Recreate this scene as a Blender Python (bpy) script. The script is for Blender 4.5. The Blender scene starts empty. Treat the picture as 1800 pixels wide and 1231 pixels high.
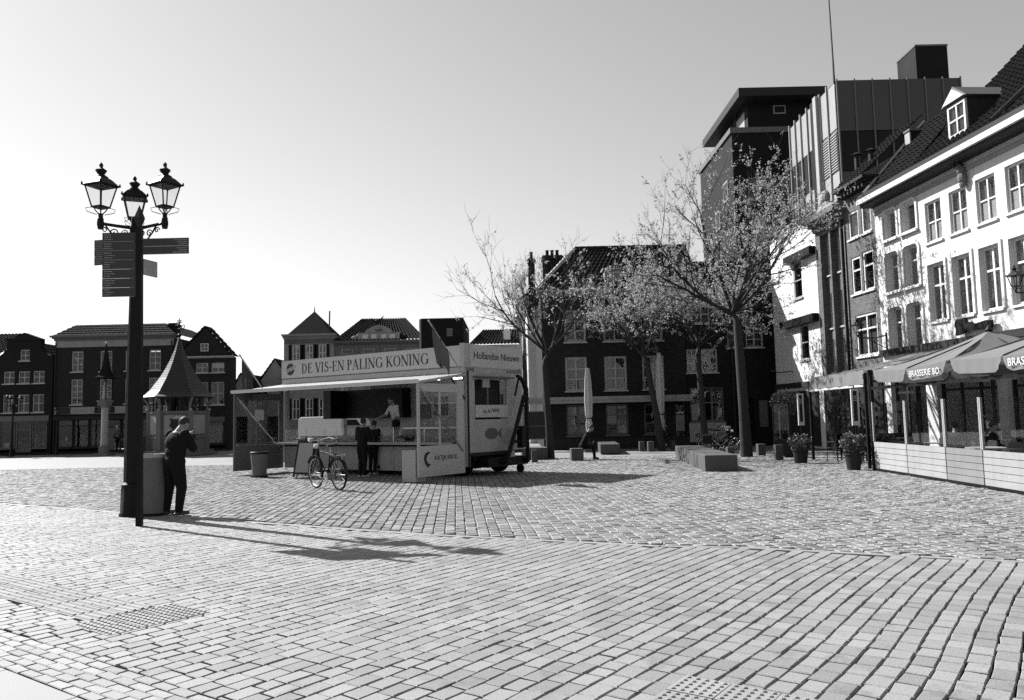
import bpy, bmesh, math, random
from mathutils import Vector, Matrix, noise
random.seed(11)
R = math.radians
sc = bpy.context.scene

# ---------------------------------------------------------------- camera
FPX, CAMH = 1400.0, 1.65
ROLL = R(1.26)
PITCH = math.atan((734.6 - 615.5) * math.cos(ROLL) / FPX)
V3 = Vector
_F = V3((0, math.cos(PITCH), math.sin(PITCH))); _U = V3((0, -math.sin(PITCH), math.cos(PITCH)))
_R = math.cos(ROLL) * V3((1, 0, 0)) - math.sin(ROLL) * _U
_Up = math.cos(ROLL) * _U + math.sin(ROLL) * V3((1, 0, 0))
CAM = V3((0, 0, CAMH))
cd = bpy.data.cameras.new('camera'); cam = bpy.data.objects.new('camera', cd); sc.collection.objects.link(cam)
cd.sensor_width = 36.0; cd.lens = 36.0 * FPX / 1800.0; cd.clip_start = 0.1; cd.clip_end = 3000
cam.matrix_world = Matrix(((_R.x, _Up.x, -_F.x, 0), (_R.y, _Up.y, -_F.y, 0), (_R.z, _Up.z, -_F.z, CAMH), (0, 0, 0, 1)))
sc.camera = cam

# ---------------------------------------------------------------- sky, sun, exposure
SUN_EL, SUN_AZ = R(39.5), R(52.5)          # azimuth measured from +Y towards -X
w = bpy.data.worlds.new('World'); sc.world = w; w.use_nodes = True
nt = w.node_tree; nt.nodes.clear()
sky = nt.nodes.new('ShaderNodeTexSky'); sky.sky_type = 'NISHITA'; sky.sun_disc = False
sky.sun_elevation = SUN_EL; sky.sun_rotation = -SUN_AZ; sky.air_density = 3.0; sky.dust_density = 0.4; sky.ozone_density = 1.0
sep = nt.nodes.new('ShaderNodeSeparateColor')
bgn = nt.nodes.new('ShaderNodeBackground'); bgn.inputs[1].default_value = 0.05
wo = nt.nodes.new('ShaderNodeOutputWorld')
nt.links.new(sky.outputs[0], sep.inputs[0])
# black-and-white film behind an orange filter: mostly the red channel of the sky
m1 = nt.nodes.new('ShaderNodeMath'); m1.operation = 'MULTIPLY'; m1.inputs[1].default_value = 0.7
m2 = nt.nodes.new('ShaderNodeMath'); m2.operation = 'MULTIPLY'; m2.inputs[1].default_value = 0.3
m3 = nt.nodes.new('ShaderNodeMath'); m3.operation = 'ADD'
nt.links.new(sep.outputs[0], m1.inputs[0]); nt.links.new(sep.outputs[1], m2.inputs[0])
nt.links.new(m1.outputs[0], m3.inputs[0]); nt.links.new(m2.outputs[0], m3.inputs[1])
nt.links.new(m3.outputs[0], bgn.inputs[0]); nt.links.new(bgn.outputs[0], wo.inputs[0])
sl = bpy.data.lights.new('sun', 'SUN'); sl.energy = 5.0; sl.angle = R(0.5); sl.color = (1, 1, 1)
so = bpy.data.objects.new('sun', sl); sc.collection.objects.link(so)
_sd = V3((-math.sin(SUN_AZ) * math.cos(SUN_EL), math.cos(SUN_AZ) * math.cos(SUN_EL), math.sin(SUN_EL)))
so.rotation_euler = (-_sd).to_track_quat('-Z', 'Y').to_euler(); so.location = _sd * 60
sc.view_settings.view_transform = 'Standard'; sc.view_settings.look = 'None'
sc.view_settings.exposure = 1.22; sc.view_settings.gamma = 1.0
try: sc.view_settings.use_curve_mapping = False
except Exception: pass
sc.cycles.use_denoising = False
sc.cycles.sample_clamp_indirect = 1.0; sc.cycles.max_bounces = 6; sc.cycles.diffuse_bounces = 3; sc.cycles.glossy_bounces = 3; sc.cycles.transparent_max_bounces = 12
sc.cycles.caustics_reflective = False; sc.cycles.caustics_refractive = False

# ---------------------------------------------------------------- measuring helpers (photo coordinates -> metres)
def ray(px, py): return _F + (px - 900) / FPX * _R + (615.5 - py) / FPX * _Up
def gnd(px, py, z=0.0):
    d = ray(px, py); return CAM + d * ((z - CAMH) / d.z)
def at(px, py, Y):
    d = ray(px, py); return CAM + d * (Y / d.y)

# ---------------------------------------------------------------- materials
MATS = {}
def _nodes(name):
    m = bpy.data.materials.new(name); m.use_nodes = True; m.node_tree.nodes.clear()
    o = m.node_tree.nodes.new('ShaderNodeOutputMaterial'); return m, m.node_tree, o
def _math(nt, op, a=None, b=None, clamp=False):
    n = nt.nodes.new('ShaderNodeMath'); n.operation = op; n.use_clamp = clamp
    for i, x in enumerate((a, b)):
        if x is None: continue
        if isinstance(x, (int, float)): n.inputs[i].default_value = x
        else: nt.links.new(x, n.inputs[i])
    return n.outputs[0]
def _noise(nt, vec, scale, detail=4.0, rough=0.55):
    n = nt.nodes.new('ShaderNodeTexNoise'); n.inputs['Scale'].default_value = scale
    n.inputs['Detail'].default_value = detail; n.inputs['Roughness'].default_value = rough
    nt.links.new(vec, n.inputs['Vector']); return n.outputs[0]
def mat(name, g, rough=0.8, var=0.25, scale=3.0, bump=0.0, bscale=60.0, metal=0.0, spec=0.15, rnd=0.0, fine=0.0, transl=0.0, emit=0.0, pattern=None, streak=0.0):
    """grey procedural surface: broad tone variation, fine grain, bump, optional per-object variation and patterns"""
    if name in MATS: return MATS[name]
    m, nt, o = _nodes(name); L = nt.links
    tc = nt.nodes.new('ShaderNodeTexCoord'); vec = tc.outputs['Object']
    n1 = _noise(nt, vec, scale)
    val = _math(nt, 'ADD', _math(nt, 'MULTIPLY', _math(nt, 'SUBTRACT', n1, 0.5), 2 * var), 1.0)
    if fine:
        n2 = _noise(nt, vec, bscale * 1.5, 2.0)
        val = _math(nt, 'MULTIPLY', val, _math(nt, 'ADD', _math(nt, 'MULTIPLY', _math(nt, 'SUBTRACT', n2, 0.5), 2 * fine), 1.0))
    if streak:
        mp = nt.nodes.new('ShaderNodeMapping'); mp.inputs['Scale'].default_value = (2.2, 2.2, 0.12); L.new(vec, mp.inputs[0])
        n3 = _noise(nt, mp.outputs[0], 2.0, 6.0, 0.65)
        val = _math(nt, 'MULTIPLY', val, _math(nt, 'SUBTRACT', 1.0, _math(nt, 'MULTIPLY', _math(nt, 'SUBTRACT', n3, 0.48, True), streak * 2.5), True))
    if rnd:
        oi = nt.nodes.new('ShaderNodeObjectInfo')
        val = _math(nt, 'MULTIPLY', val, _math(nt, 'ADD', _math(nt, 'MULTIPLY', _math(nt, 'SUBTRACT', oi.outputs['Random'], 0.5), 2 * rnd), 1.0))
    height = None
    if pattern and pattern[0] == 'brick':
        _, bw, bh, mg = pattern
        sx = nt.nodes.new('ShaderNodeSeparateXYZ'); L.new(vec, sx.inputs[0])
        cb = nt.nodes.new('ShaderNodeCombineXYZ'); L.new(_math(nt, 'ADD', sx.outputs[0], sx.outputs[1]), cb.inputs[0]); L.new(sx.outputs[2], cb.inputs[1])
        bt = nt.nodes.new('ShaderNodeTexBrick'); L.new(cb.outputs[0], bt.inputs['Vector'])
        bt.inputs['Scale'].default_value = 1.0; bt.inputs['Brick Width'].default_value = bw; bt.inputs['Row Height'].default_value = bh
        bt.inputs['Mortar Size'].default_value = bh * 0.11; bt.inputs['Mortar Smooth'].default_value = 0.2; bt.inputs['Bias'].default_value = 0.0
        for k, c in (('Color1', 0.72), ('Color2', 1.3), ('Mortar', mg)): bt.inputs[k].default_value = (c, c, c, 1)
        rb = nt.nodes.new('ShaderNodeRGBToBW'); L.new(bt.outputs['Color'], rb.inputs[0])
        val = _math(nt, 'MULTIPLY', val, rb.outputs[0]); height = _math(nt, 'SUBTRACT', 1.0, bt.outputs['Fac'])
    col = _math(nt, 'MULTIPLY', val, g, True)
    cc = nt.nodes.new('ShaderNodeCombineColor')
    for i in range(3): L.new(col, cc.inputs[i])
    b = nt.nodes.new('ShaderNodeBsdfPrincipled'); L.new(cc.outputs[0], b.inputs['Base Color'])
    b.inputs['Roughness'].default_value = rough; b.inputs['Metallic'].default_value = metal
    b.inputs['Specular IOR Level'].default_value = spec
    if rough > 0.2:
        rr = _math(nt, 'ADD', _math(nt, 'MULTIPLY', _math(nt, 'SUBTRACT', n1, 0.5), 0.3), rough, True); L.new(rr, b.inputs['Roughness'])
    if bump or height is not None:
        bp = nt.nodes.new('ShaderNodeBump'); bp.inputs['Strength'].default_value = max(bump, 0.25); bp.inputs['Distance'].default_value = 0.012
        h = _noise(nt, vec, bscale, 3.0)
        if height is not None: h = _math(nt, 'ADD', _math(nt, 'MULTIPLY', h, 0.5), height)
        L.new(h, bp.inputs['Height']); L.new(bp.outputs[0], b.inputs['Normal'])
    if emit:
        b.inputs['Emission Color'].default_value = (1, 1, 1, 1); b.inputs['Emission Strength'].default_value = emit
    out = b.outputs[0]
    if transl:
        tr = nt.nodes.new('ShaderNodeBsdfTranslucent'); L.new(cc.outputs[0], tr.inputs[0])
        mx = nt.nodes.new('ShaderNodeMixShader'); mx.inputs[0].default_value = transl
        L.new(b.outputs[0], mx.inputs[1]); L.new(tr.outputs[0], mx.inputs[2]); out = mx.outputs[0]
    L.new(out, o.inputs[0]); MATS[name] = m; return m
def glass(name, tint=0.7, rough=0.02, refl=1.0, ior=1.3):
    if name in MATS: return MATS[name]
    m, nt, o = _nodes(name); L = nt.links
    t = nt.nodes.new('ShaderNodeBsdfTransparent'); t.inputs[0].default_value = (tint, tint, tint, 1)
    g = nt.nodes.new('ShaderNodeBsdfGlossy'); g.inputs['Color'].default_value = (refl, refl, refl, 1); g.inputs['Roughness'].default_value = rough
    tc = nt.nodes.new('ShaderNodeTexCoord'); nz = _noise(nt, tc.outputs['Object'], 2.3, 1.0)
    bp = nt.nodes.new('ShaderNodeBump'); bp.inputs['Strength'].default_value = 0.08; bp.inputs['Distance'].default_value = 0.02; L.new(nz, bp.inputs['Height'])
    if ior > 1.42: L.new(bp.outputs[0], g.inputs['Normal'])
    f0 = ((ior - 1) / (ior + 1)) ** 2; lw = nt.nodes.new('ShaderNodeLayerWeight'); lw.inputs[0].default_value = 0.5
    fac = _math(nt, 'ADD', _math(nt, 'MULTIPLY', _math(nt, 'POWER', lw.outputs['Facing'], 5.0), 0.8 - f0), f0)
    mx = nt.nodes.new('ShaderNodeMixShader'); L.new(fac, mx.inputs[0]); L.new(t.outputs[0], mx.inputs[1]); L.new(g.outputs[0], mx.inputs[2])
    L.new(mx.outputs[0], o.inputs[0]); MATS[name] = m; return m

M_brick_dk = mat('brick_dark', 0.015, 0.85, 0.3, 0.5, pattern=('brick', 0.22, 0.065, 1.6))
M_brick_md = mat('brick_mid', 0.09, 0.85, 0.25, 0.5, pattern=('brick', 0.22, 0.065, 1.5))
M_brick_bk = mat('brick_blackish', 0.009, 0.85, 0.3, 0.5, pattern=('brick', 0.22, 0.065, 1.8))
M_render = mat('white_render', 0.52, 0.85, 0.07, 0.7, bump=0.25, bscale=25, fine=0.08, streak=0.3)
M_white = mat('white_paint', 0.5, 0.55, 0.08, 2.0, fine=0.04)
M_frame = mat('frame_paint', 0.34, 0.5, 0.12, 3.0)
M_stone = mat('sandstone', 0.24, 0.85, 0.25, 1.2, bump=0.4, bscale=30, fine=0.15, streak=0.25)
M_stone_dk = mat('sandstone_grey', 0.12, 0.85, 0.3, 1.2, bump=0.5, bscale=30, fine=0.2, streak=0.3)
M_slate = mat('roof_slate', 0.014, 0.9, 0.3, 1.5, bump=0.5, bscale=18, fine=0.25, spec=0.02)
M_tile = mat('roof_tile', 0.02, 0.9, 0.35, 1.0, bump=0.3, bscale=20, fine=0.3, spec=0.03)
M_iron = mat('cast_iron', 0.007, 0.5, 0.3, 8.0, bump=0.15, bscale=50, spec=0.15)
M_black = mat('black_paint', 0.006, 0.5, 0.2, 5.0)
M_dark = mat('dark_interior', 0.02, 0.9, 0.3, 1.0)
M_dkgrey = mat('dark_grey', 0.022, 0.6, 0.25, 3.0)
M_mid = mat('mid_grey', 0.11, 0.6, 0.2, 3.0)
M_light = mat('light_grey', 0.28, 0.5, 0.12, 2.0)
M_steel = mat('steel', 0.5, 0.3, 0.15, 5.0, metal=0.9)
M_rubber = mat('rubber', 0.008, 0.7, 0.2, 10.0)
M_curtain = mat('net_curtain', 0.16, 0.9, 0.25, 6.0, transl=0.3)
M_glass = glass('window_glass', 0.8, ior=1.45)
M_glass_cl = glass('clear_glass', 0.96, ior=1.4)
M_lglass = glass('lantern_glass', 0.95, ior=1.2)
M_frost = mat('lamp_glass', 0.55, 0.25, 0.05, 2.0, transl=0.75, spec=0.4)
M_canvas = mat('canvas', 0.17, 0.9, 0.12, 1.5, bump=0.2, bscale=90, fine=0.08, transl=0.22)
M_skin = mat('skin', 0.2, 0.55, 0.12, 10.0)
M_hair = mat('hair', 0.03, 0.6, 0.3, 30.0, bump=0.4, bscale=120)
M_cloth = mat('dark_cloth', 0.008, 0.9, 0.3, 8.0, bump=0.4, bscale=30)
M_cloth2 = mat('navy_cloth', 0.012, 0.9, 0.3, 8.0, bump=0.4, bscale=30)
M_shirt = mat('white_shirt', 0.42, 0.85, 0.12, 6.0, bump=0.3, bscale=25)
M_shoe = mat('shoe', 0.05, 0.6, 0.3, 12.0)
M_shoe_l = mat('light_shoe', 0.4, 0.6, 0.3, 12.0)

# ---------------------------------------------------------------- mesh builder
class MB:
    def __init__(s): s.v = []; s.f = []; s.mi = []; s.cur = 0
    def add(s, vs, fs):
        b = len(s.v); s.v += [tuple(p) for p in vs]; s.f += [tuple(b + i for i in f) for f in fs]; s.mi += [s.cur] * len(fs); return s
    def box(s, x0, x1, y0, y1, z0, z1, M=None):
        vs = [V3((x, y, z)) for z in (z0, z1) for y in (y0, y1) for x in (x0, x1)]
        if M is not None: vs = [M @ p for p in vs]
        return s.add(vs, [(0, 2, 3, 1), (4, 5, 7, 6), (0, 1, 5, 4), (2, 6, 7, 3), (0, 4, 6, 2), (1, 3, 7, 5)])
    def quad(s, a, b, c, d): return s.add([a, b, c, d], [(0, 1, 2, 3)])
    def tube(s, pts, rad, n=8, caps=True, rot=0.0):
        pts = [V3(p) for p in pts]; k = len(pts)
        if isinstance(rad, (int, float)): rad = [rad] * k
        vs = []; up = V3((0, 0, 1)); ref = None
        for i, p in enumerate(pts):
            t = (pts[min(i + 1, k - 1)] - pts[max(i - 1, 0)])
            t = t.normalized() if t.length > 1e-9 else up
            if ref is None: ref = t.orthogonal().normalized() if abs(t.z) < 0.999 else V3((1, 0, 0))
            a = (ref - t * ref.dot(t)); a = a.normalized() if a.length > 1e-6 else t.orthogonal().normalized(); ref = a; b = t.cross(a)
            for j in range(n):
                th = rot + 2 * math.pi * j / n; vs.append(p + (a * math.cos(th) + b * math.sin(th)) * rad[i])
        fs = [(i * n + j, i * n + (j + 1) % n, (i + 1) * n + (j + 1) % n, (i + 1) * n + j) for i in range(k - 1) for j in range(n)]
        if caps: fs += [tuple(reversed(range(n))), tuple((k - 1) * n + j for j in range(n))]
        return s.add(vs, fs)
    def lathe(s, prof, n=16, c=(0, 0, 0), rot=0.0, M=None):
        vs = [V3((c[0] + r * math.cos(rot + 2 * math.pi * j / n), c[1] + r * math.sin(rot + 2 * math.pi * j / n), c[2] + z)) for r, z in prof for j in range(n)]
        if M is not None: vs = [M @ p for p in vs]
        k = len(prof); fs = [(i * n + j, i * n + (j + 1) % n, (i + 1) * n + (j + 1) % n, (i + 1) * n + j) for i in range(k - 1) for j in range(n)]
        fs += [tuple(reversed(range(n))), tuple((k - 1) * n + j for j in range(n))]
        return s.add(vs, fs)
    def prism(s, poly, d0, d1, axis='y', M=None):
        """poly of (a, b); axis y: (x, z) pairs, axis z: (x, y) pairs, axis x: (y, z) pairs"""
        mk = {'y': lambda a, b, d: V3((a, d, b)), 'z': lambda a, b, d: V3((a, b, d)), 'x': lambda a, b, d: V3((d, a, b))}[axis]
        n = len(poly); vs = [mk(a, b, d0) for a, b in poly] + [mk(a, b, d1) for a, b in poly]
        if M is not None: vs = [M @ p for p in vs]
        fs = [tuple(range(n)), tuple(reversed(range(n, 2 * n)))] + [(i, n + i, n + (i + 1) % n, (i + 1) % n) for i in range(n)]
        return s.add(vs, fs)
    def ball(s, c, r, n=10, m=6, M=None):
        if isinstance(r, (int, float)): r = (r, r, r)
        vs = [V3((0, 0, -1))] + [V3((math.cos(2 * math.pi * j / n) * math.cos(a), math.sin(2 * math.pi * j / n) * math.cos(a), math.sin(a))) for a in [(-0.5 + i / m) * math.pi for i in range(1, m)] for j in range(n)] + [V3((0, 0, 1))]
        c = V3(c); vs = [V3((p.x * r[0], p.y * r[1], p.z * r[2])) for p in vs]
        vs = [c + (M @ p if M is not None else p) for p in vs]
        fs = [(0, 1 + (j + 1) % n, 1 + j) for j in range(n)]
        fs += [(1 + i * n + j, 1 + i * n + (j + 1) % n, 1 + (i + 1) * n + (j + 1) % n, 1 + (i + 1) * n + j) for i in range(m - 2) for j in range(n)]
        t = len(vs) - 1; o = 1 + (m - 2) * n; fs += [(o + j, o + (j + 1) % n, t) for j in range(n)]
        return s.add(vs, fs)
    def torus(s, c, Rr, r, n=28, m=6, M=None):
        vs = []
        for i in range(n):
            a = 2 * math.pi * i / n
            for j in range(m):
                b = 2 * math.pi * j / m; p = V3(((Rr + r * math.cos(b)) * math.cos(a), r * math.sin(b), (Rr + r * math.cos(b)) * math.sin(a)))
                vs.append(V3(c) + (M @ p if M is not None else p))
        return s.add(vs, [(i * m + j, i * m + (j + 1) % m, ((i + 1) % n) * m + (j + 1) % m, ((i + 1) % n) * m + j) for i in range(n) for j in range(m)])
    def mesh(s, name, m, smooth=False):
        me = bpy.data.meshes.new(name); me.from_pydata(s.v, [], s.f)
        bm = bmesh.new(); bm.from_mesh(me); bmesh.ops.recalc_face_normals(bm, faces=bm.faces); bm.to_mesh(me); bm.free()
        for q in (m if isinstance(m, (list, tuple)) else [m]): me.materials.append(q)
        if isinstance(m, (list, tuple)): me.polygons.foreach_set('material_index', s.mi)
        if smooth: me.polygons.foreach_set('use_smooth', [True] * len(me.polygons))
        me.update(); return me
    def build(s, name, m, parent=None, smooth=False, loc=None, kind=None):
        return link(name, s.mesh(name, m, smooth), parent, loc, kind)
COL = sc.collection
def link(name, data, parent=None, loc=None, kind=None):
    o = bpy.data.objects.new(name, data); COL.objects.link(o)
    if parent is not None: o.parent = parent
    if loc is not None: o.location = loc
    if kind: o['kind'] = kind
    return o
def tag(o, label, cat, group=None):
    o['label'] = label; o['category'] = cat
    if group: o['group'] = group
    return o
def thing(name, label, cat, loc=(0, 0, 0), rz=0.0, group=None):
    o = bpy.data.objects.new(name, None); COL.objects.link(o); o.empty_display_size = 0.2
    o.location = loc; o.rotation_euler = (0, 0, rz); return tag(o, label, cat, group)
def struct(name, mb, m, smooth=False):
    o = mb.build(name, m, None, smooth); o['kind'] = 'structure'; return o
def dup(root, loc, rz, label, group=None, scale=None):
    r = root.copy(); COL.objects.link(r); r.location = loc; r.rotation_euler = (0, 0, rz); r['label'] = label
    if group: r['group'] = group
    if scale: r.scale = (scale,) * 3
    for ch in list(root.children):
        c = ch.copy(); COL.objects.link(c); c.parent = r
        for g in list(ch.children):
            d = g.copy(); COL.objects.link(d); d.parent = c
    return r
def bevel(o, wdt=0.01, seg=1):
    md = o.modifiers.new('bevel', 'BEVEL'); md.width = wdt; md.segments = seg; md.limit_method = 'ANGLE'; return o
def text(parent, s, size, M, m, name='lettering', ext=0.004, align='CENTER', sx=1.0, shear=0.0):
    cu = bpy.data.curves.new('txt', 'FONT'); cu.body = s; cu.size = size; cu.extrude = ext; cu.align_x = align; cu.align_y = 'CENTER'; cu.shear = shear
    t = bpy.data.objects.new('txt', cu); COL.objects.link(t)
    dg = bpy.context.evaluated_depsgraph_get(); me = bpy.data.meshes.new_from_object(t.evaluated_get(dg))
    bpy.data.objects.remove(t); bpy.data.curves.remove(cu)
    me.transform(M @ Matrix.Diagonal((sx, 1, 1, 1))); me.materials.clear(); me.materials.append(m)
    return link(name, me, parent, kind='stuff' if ' ' in s else None)
def TM(o, xa, ya):
    """matrix placing text: origin o, text runs along xa, its up is ya"""
    xa = V3(xa).normalized(); ya = V3(ya).normalized(); za = xa.cross(ya)
    return Matrix(((xa.x, ya.x, za.x, o[0]), (xa.y, ya.y, za.y, o[1]), (xa.z, ya.z, za.z, o[2]), (0, 0, 0, 1)))
# ================================================================= GROUND
def attr_mat(name, g, rough, spec, lo=0.75, hi=1.2, bscale=70.0, bump=0.35):
    m, nt, o = _nodes(name); L = nt.links
    a = nt.nodes.new('ShaderNodeAttribute'); a.attribute_name = 'tone'
    ge = nt.nodes.new('ShaderNodeNewGeometry')
    n1 = _noise(nt, ge.outputs['Position'], 0.55, 5.0); n2 = _noise(nt, ge.outputs['Position'], bscale, 3.0, 0.7)
    v = _math(nt, 'ADD', _math(nt, 'MULTIPLY', a.outputs['Fac'], hi - lo), lo)
    v = _math(nt, 'MULTIPLY', v, _math(nt, 'ADD', _math(nt, 'MULTIPLY', n1, 0.5), 0.75))
    v = _math(nt, 'MULTIPLY', v, _math(nt, 'ADD', _math(nt, 'MULTIPLY', n2, 1.3), 0.35))
    n4 = _noise(nt, ge.outputs['Position'], 2.6, 6.0, 0.65); st = _math(nt, 'MULTIPLY', _math(nt, 'SUBTRACT', n4, 0.56, True), 2.2)
    v = _math(nt, 'MULTIPLY', v, _math(nt, 'SUBTRACT', 1.0, st, True))
    c = _math(nt, 'MULTIPLY', v, g, True); cc = nt.nodes.new('ShaderNodeCombineColor')
    for i in range(3): L.new(c, cc.inputs[i])
    b = nt.nodes.new('ShaderNodeBsdfPrincipled'); L.new(cc.outputs[0], b.inputs['Base Color']); b.inputs['Roughness'].default_value = rough; b.inputs['Specular IOR Level'].default_value = spec
    bp = nt.nodes.new('ShaderNodeBump'); bp.inputs['Strength'].default_value = bump; bp.inputs['Distance'].default_value = 0.006
    L.new(n2, bp.inputs['Height']); L.new(bp.outputs[0], b.inputs['Normal']); L.new(b.outputs[0], o.inputs[0]); return m
M_paver = attr_mat('clay_pavers', 0.205, 0.65, 0.3, 0.82, 1.12)
M_cobble = attr_mat('granite_setts', 0.18, 0.65, 0.3, 0.6, 1.25, 45.0, 0.5)
M_slab = mat('pale_concrete', 0.25, 0.7, 0.1, 1.0, bump=0.2, bscale=80, fine=0.12)
M_tact = mat('tactile_concrete', 0.23, 0.7, 0.12, 2.0, bump=0.2, bscale=80, fine=0.12, rnd=0.12)
M_bed = mat('joint_sand', 0.007, 0.95, 0.4, 2.0, bump=0.4, bscale=60)
M_bed2 = mat('sett_joint_sand', 0.085, 0.95, 0.4, 2.0, bump=0.4, bscale=60)
M_far = mat('worn_setts_far', 0.18, 0.7, 0.22, 0.35, bump=0.9, bscale=11, fine=0.35, spec=0.3)

g = MB(); g.quad((-900, -60, -0.05), (900, -60, -0.05), (900, 1600, -0.05), (-900, 1600, -0.05)); ground = struct('ground', g, M_far)
E1 = V3((0.590, 0.807)); E2 = V3((0.807, -0.590))
EDGE = [(-22, 24.6), (-11.49, 17.96), (-4.59, 13.67), (-1.2, 11.64), (1.81, 10.21), (2.75, 9.99), (5.41, 8.66), (9.5, 6.6), (14, 4.3)]
def yb(x):
    for (x0, y0), (x1, y1) in zip(EDGE, EDGE[1:]):
        if x <= x1: return y0 + (y1 - y0) * (x - x0) / (x1 - x0)
    return EDGE[-1][1]
BANDP = V3((-4.3, 6.78)); BN = V3((0.590, 0.807))
def sband(p): return (p - BANDP).dot(BN)
pavement = MB(); pavement.prism(EDGE + [(14, -3), (-22, -3)], -0.045, -0.032, 'z'); pavement = struct('pavement', pavement, M_bed)
sq = MB(); sq.prism(EDGE + [(14.5, 33), (-24, 33)], -0.0435, -0.022, 'z'); square = struct('square', sq, M_bed2)

def chamfer(l, wd, c=0.006, depth=0.03, j=0.005):
    """block with worn edges, top at z=0"""
    h, k = l / 2, wd / 2; rr = lambda: random.uniform(-j, j)
    base = [(-h, -k), (h, -k), (h, k), (-h, k)]; base = [(x + rr(), y + rr()) for x, y in base]
    vs = [(x, y, -depth) for x, y in base] + [(x, y, -c) for x, y in base] + [(x - math.copysign(c, x), y - math.copysign(c, y), 0) for x, y in base]
    fs = [(i, (i + 1) % 4, 4 + (i + 1) % 4, 4 + i) for i in range(4)] + [(4 + i, 4 + (i + 1) % 4, 8 + (i + 1) % 4, 8 + i) for i in range(4)] + [(8, 9, 10, 11)]
    return vs, fs
def tone_mesh(name, vs, fs, tones, m):
    me = bpy.data.meshes.new(name); me.from_pydata(vs, [], fs); me.materials.append(m)
    a = me.attributes.new('tone', 'FLOAT', 'FACE'); a.data.foreach_set('value', tones); me.update(); return me
TACT = [(V3((-3.22, 7.0)), 0.46, 0.31), (V3((-3.22, 7.0)) - E2 * 1.99, 0.31, 1.68), (V3((1.24, 4.68)), 0.31, 0.46)]
def in_tact(p, e=-0.075):
    for c, a, b in TACT:
        d = p - c
        if abs(d.dot(E1)) < a + e and abs(d.dot(E2)) < b + e: return True
    return False
bricks = []
ROW, LEN = 0.150, 0.212
for k in range(-150, 150):
    u = -22 + (0.5 if k % 2 else 0.0) * LEN + random.uniform(-0.05, 0.05)
    while u < 22:
        l = LEN * random.choice((1, 1, 1, 1, 0.97, 1.04, 0.72)); uc = u + l / 2; u += l + random.uniform(0.0, 0.004)
        p = E1 * uc + E2 * (k * ROW)
        if not (-15.5 < p.x < 11 and 1.8 < p.y < 19): continue
        wv = min(max((p.x + 0.3) / 1.8, 0), 1)
        off = 0.022 * wv * math.sin(uc * 1.25 + p.x * 0.3) + 0.012 * noise.noise((p.x * 0.8, p.y * 0.8, 0))
        dsl = 0.022 * wv * 1.25 * math.cos(uc * 1.25 + p.x * 0.3)
        p = p + E2 * off
        sb = sband(p)
        if sb + l / 2 < 0.03: continue
        if sb - l / 2 < 0.0: cut = l / 2 - sb; l -= cut; p = p + E1 * (cut / 2)
        if p.y > yb(p.x) - 0.06 or in_tact(p) or abs(p.x) > 0.72 * p.y + 3.4: continue
        gap = random.choice((0.007, 0.009, 0.012, 0.016)) + 0.003 * wv
        bricks.append((p, math.atan2(E1.y, E1.x) - dsl * 1.15 + random.gauss(0, 0.010), l - random.choice((.011, .014, .018, .022)), ROW - gap))
bd = math.atan2(-E1.x * 0 - 0.590, 0.807)
for k in range(5):
    u = -10 + (k % 2) * 0.1
    while u < 12:
        l = 0.2; uc = u + l / 2; u += l + 0.008; p = BANDP + E2 * uc - BN * (0.05 + k * 0.0885)
        if p.y > 2 and abs(p.x) < 0.72 * p.y + 2.2: bricks.append((p, bd + random.gauss(0, 0.01), l - 0.004, 0.079))
def lay(lst, name, m, parent, variants, depth, mass_name, zj=0.004, tilt=0.012, cham=0.006):
    lst.sort(key=lambda b: (b[0].x - 0) ** 2 + (b[0].y) ** 2 if abs(b[0].x) < 0.64 * b[0].y + 0.2 and b[0].y > 4.55 else 1e6 + b[0].length)
    protos = []
    for i in range(variants):
        vs, fs = chamfer(1, 1, 0, depth); protos.append(random.random())
    cache = {}
    for (p, a, l, wd) in lst[:300]:
        key = (round(l, 2), round(wd, 2), random.randrange(6))
        if key not in cache:
            vs, fs = chamfer(l, wd, cham, depth); cache[key] = tone_mesh(name, vs, fs, [random.random()] * len(fs), m)
        o = link(name, cache[key], parent, (p.x, p.y, random.uniform(-zj, zj)))
        o.rotation_euler = (random.gauss(0, tilt), random.gauss(0, tilt), a)
    VS, FS, TN = [], [], []
    for (p, a, l, wd) in lst[300:]:
        vs, fs = chamfer(l, wd, cham, depth); ca, sa = math.cos(a), math.sin(a); b = len(VS); z0 = random.uniform(-zj, zj); tx, ty = random.gauss(0, tilt), random.gauss(0, tilt)
        VS += [(p.x + x * ca - y * sa, p.y + x * sa + y * ca, z + z0 + x * ty + y * tx) for x, y, z in vs]
        FS += [tuple(b + i for i in f) for f in fs]; TN += [random.random()] * len(fs)
    o = link(mass_name, tone_mesh(mass_name, VS, FS, TN, m), parent); o['kind'] = 'stuff'
lay(bricks, 'paving_brick', M_paver, pavement, 6, 0.04, 'paving_bricks', zj=0.002, tilt=0.008)
setts = []
k = 0; v = -27.0
while v < 15.5:
    wd = random.uniform(0.145, 0.185); u = 5 + random.uniform(0, 0.1)
    while u < 32.5:
        l = random.uniform(0.10, 0.17); p = V3((v + wd / 2 - 0.072 * (u - 20) * 1.0, u + l / 2)); u += l + 0.008
        if p.y < yb(p.x) + 0.14 or abs(p.x) > 0.70 * p.y + 2.6 or p.x > 14: continue
        if p.y > 24 and random.random() < 0.0: continue
        setts.append((p, R(90 + 4.1) + random.gauss(0, 0.03), l * 0.97, wd - random.uniform(0.008, 0.022)))
    v += wd
lay(setts, 'sett', M_cobble, square, 6, 0.03, 'setts', zj=0.005, tilt=0.028, cham=0.010)
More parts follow.
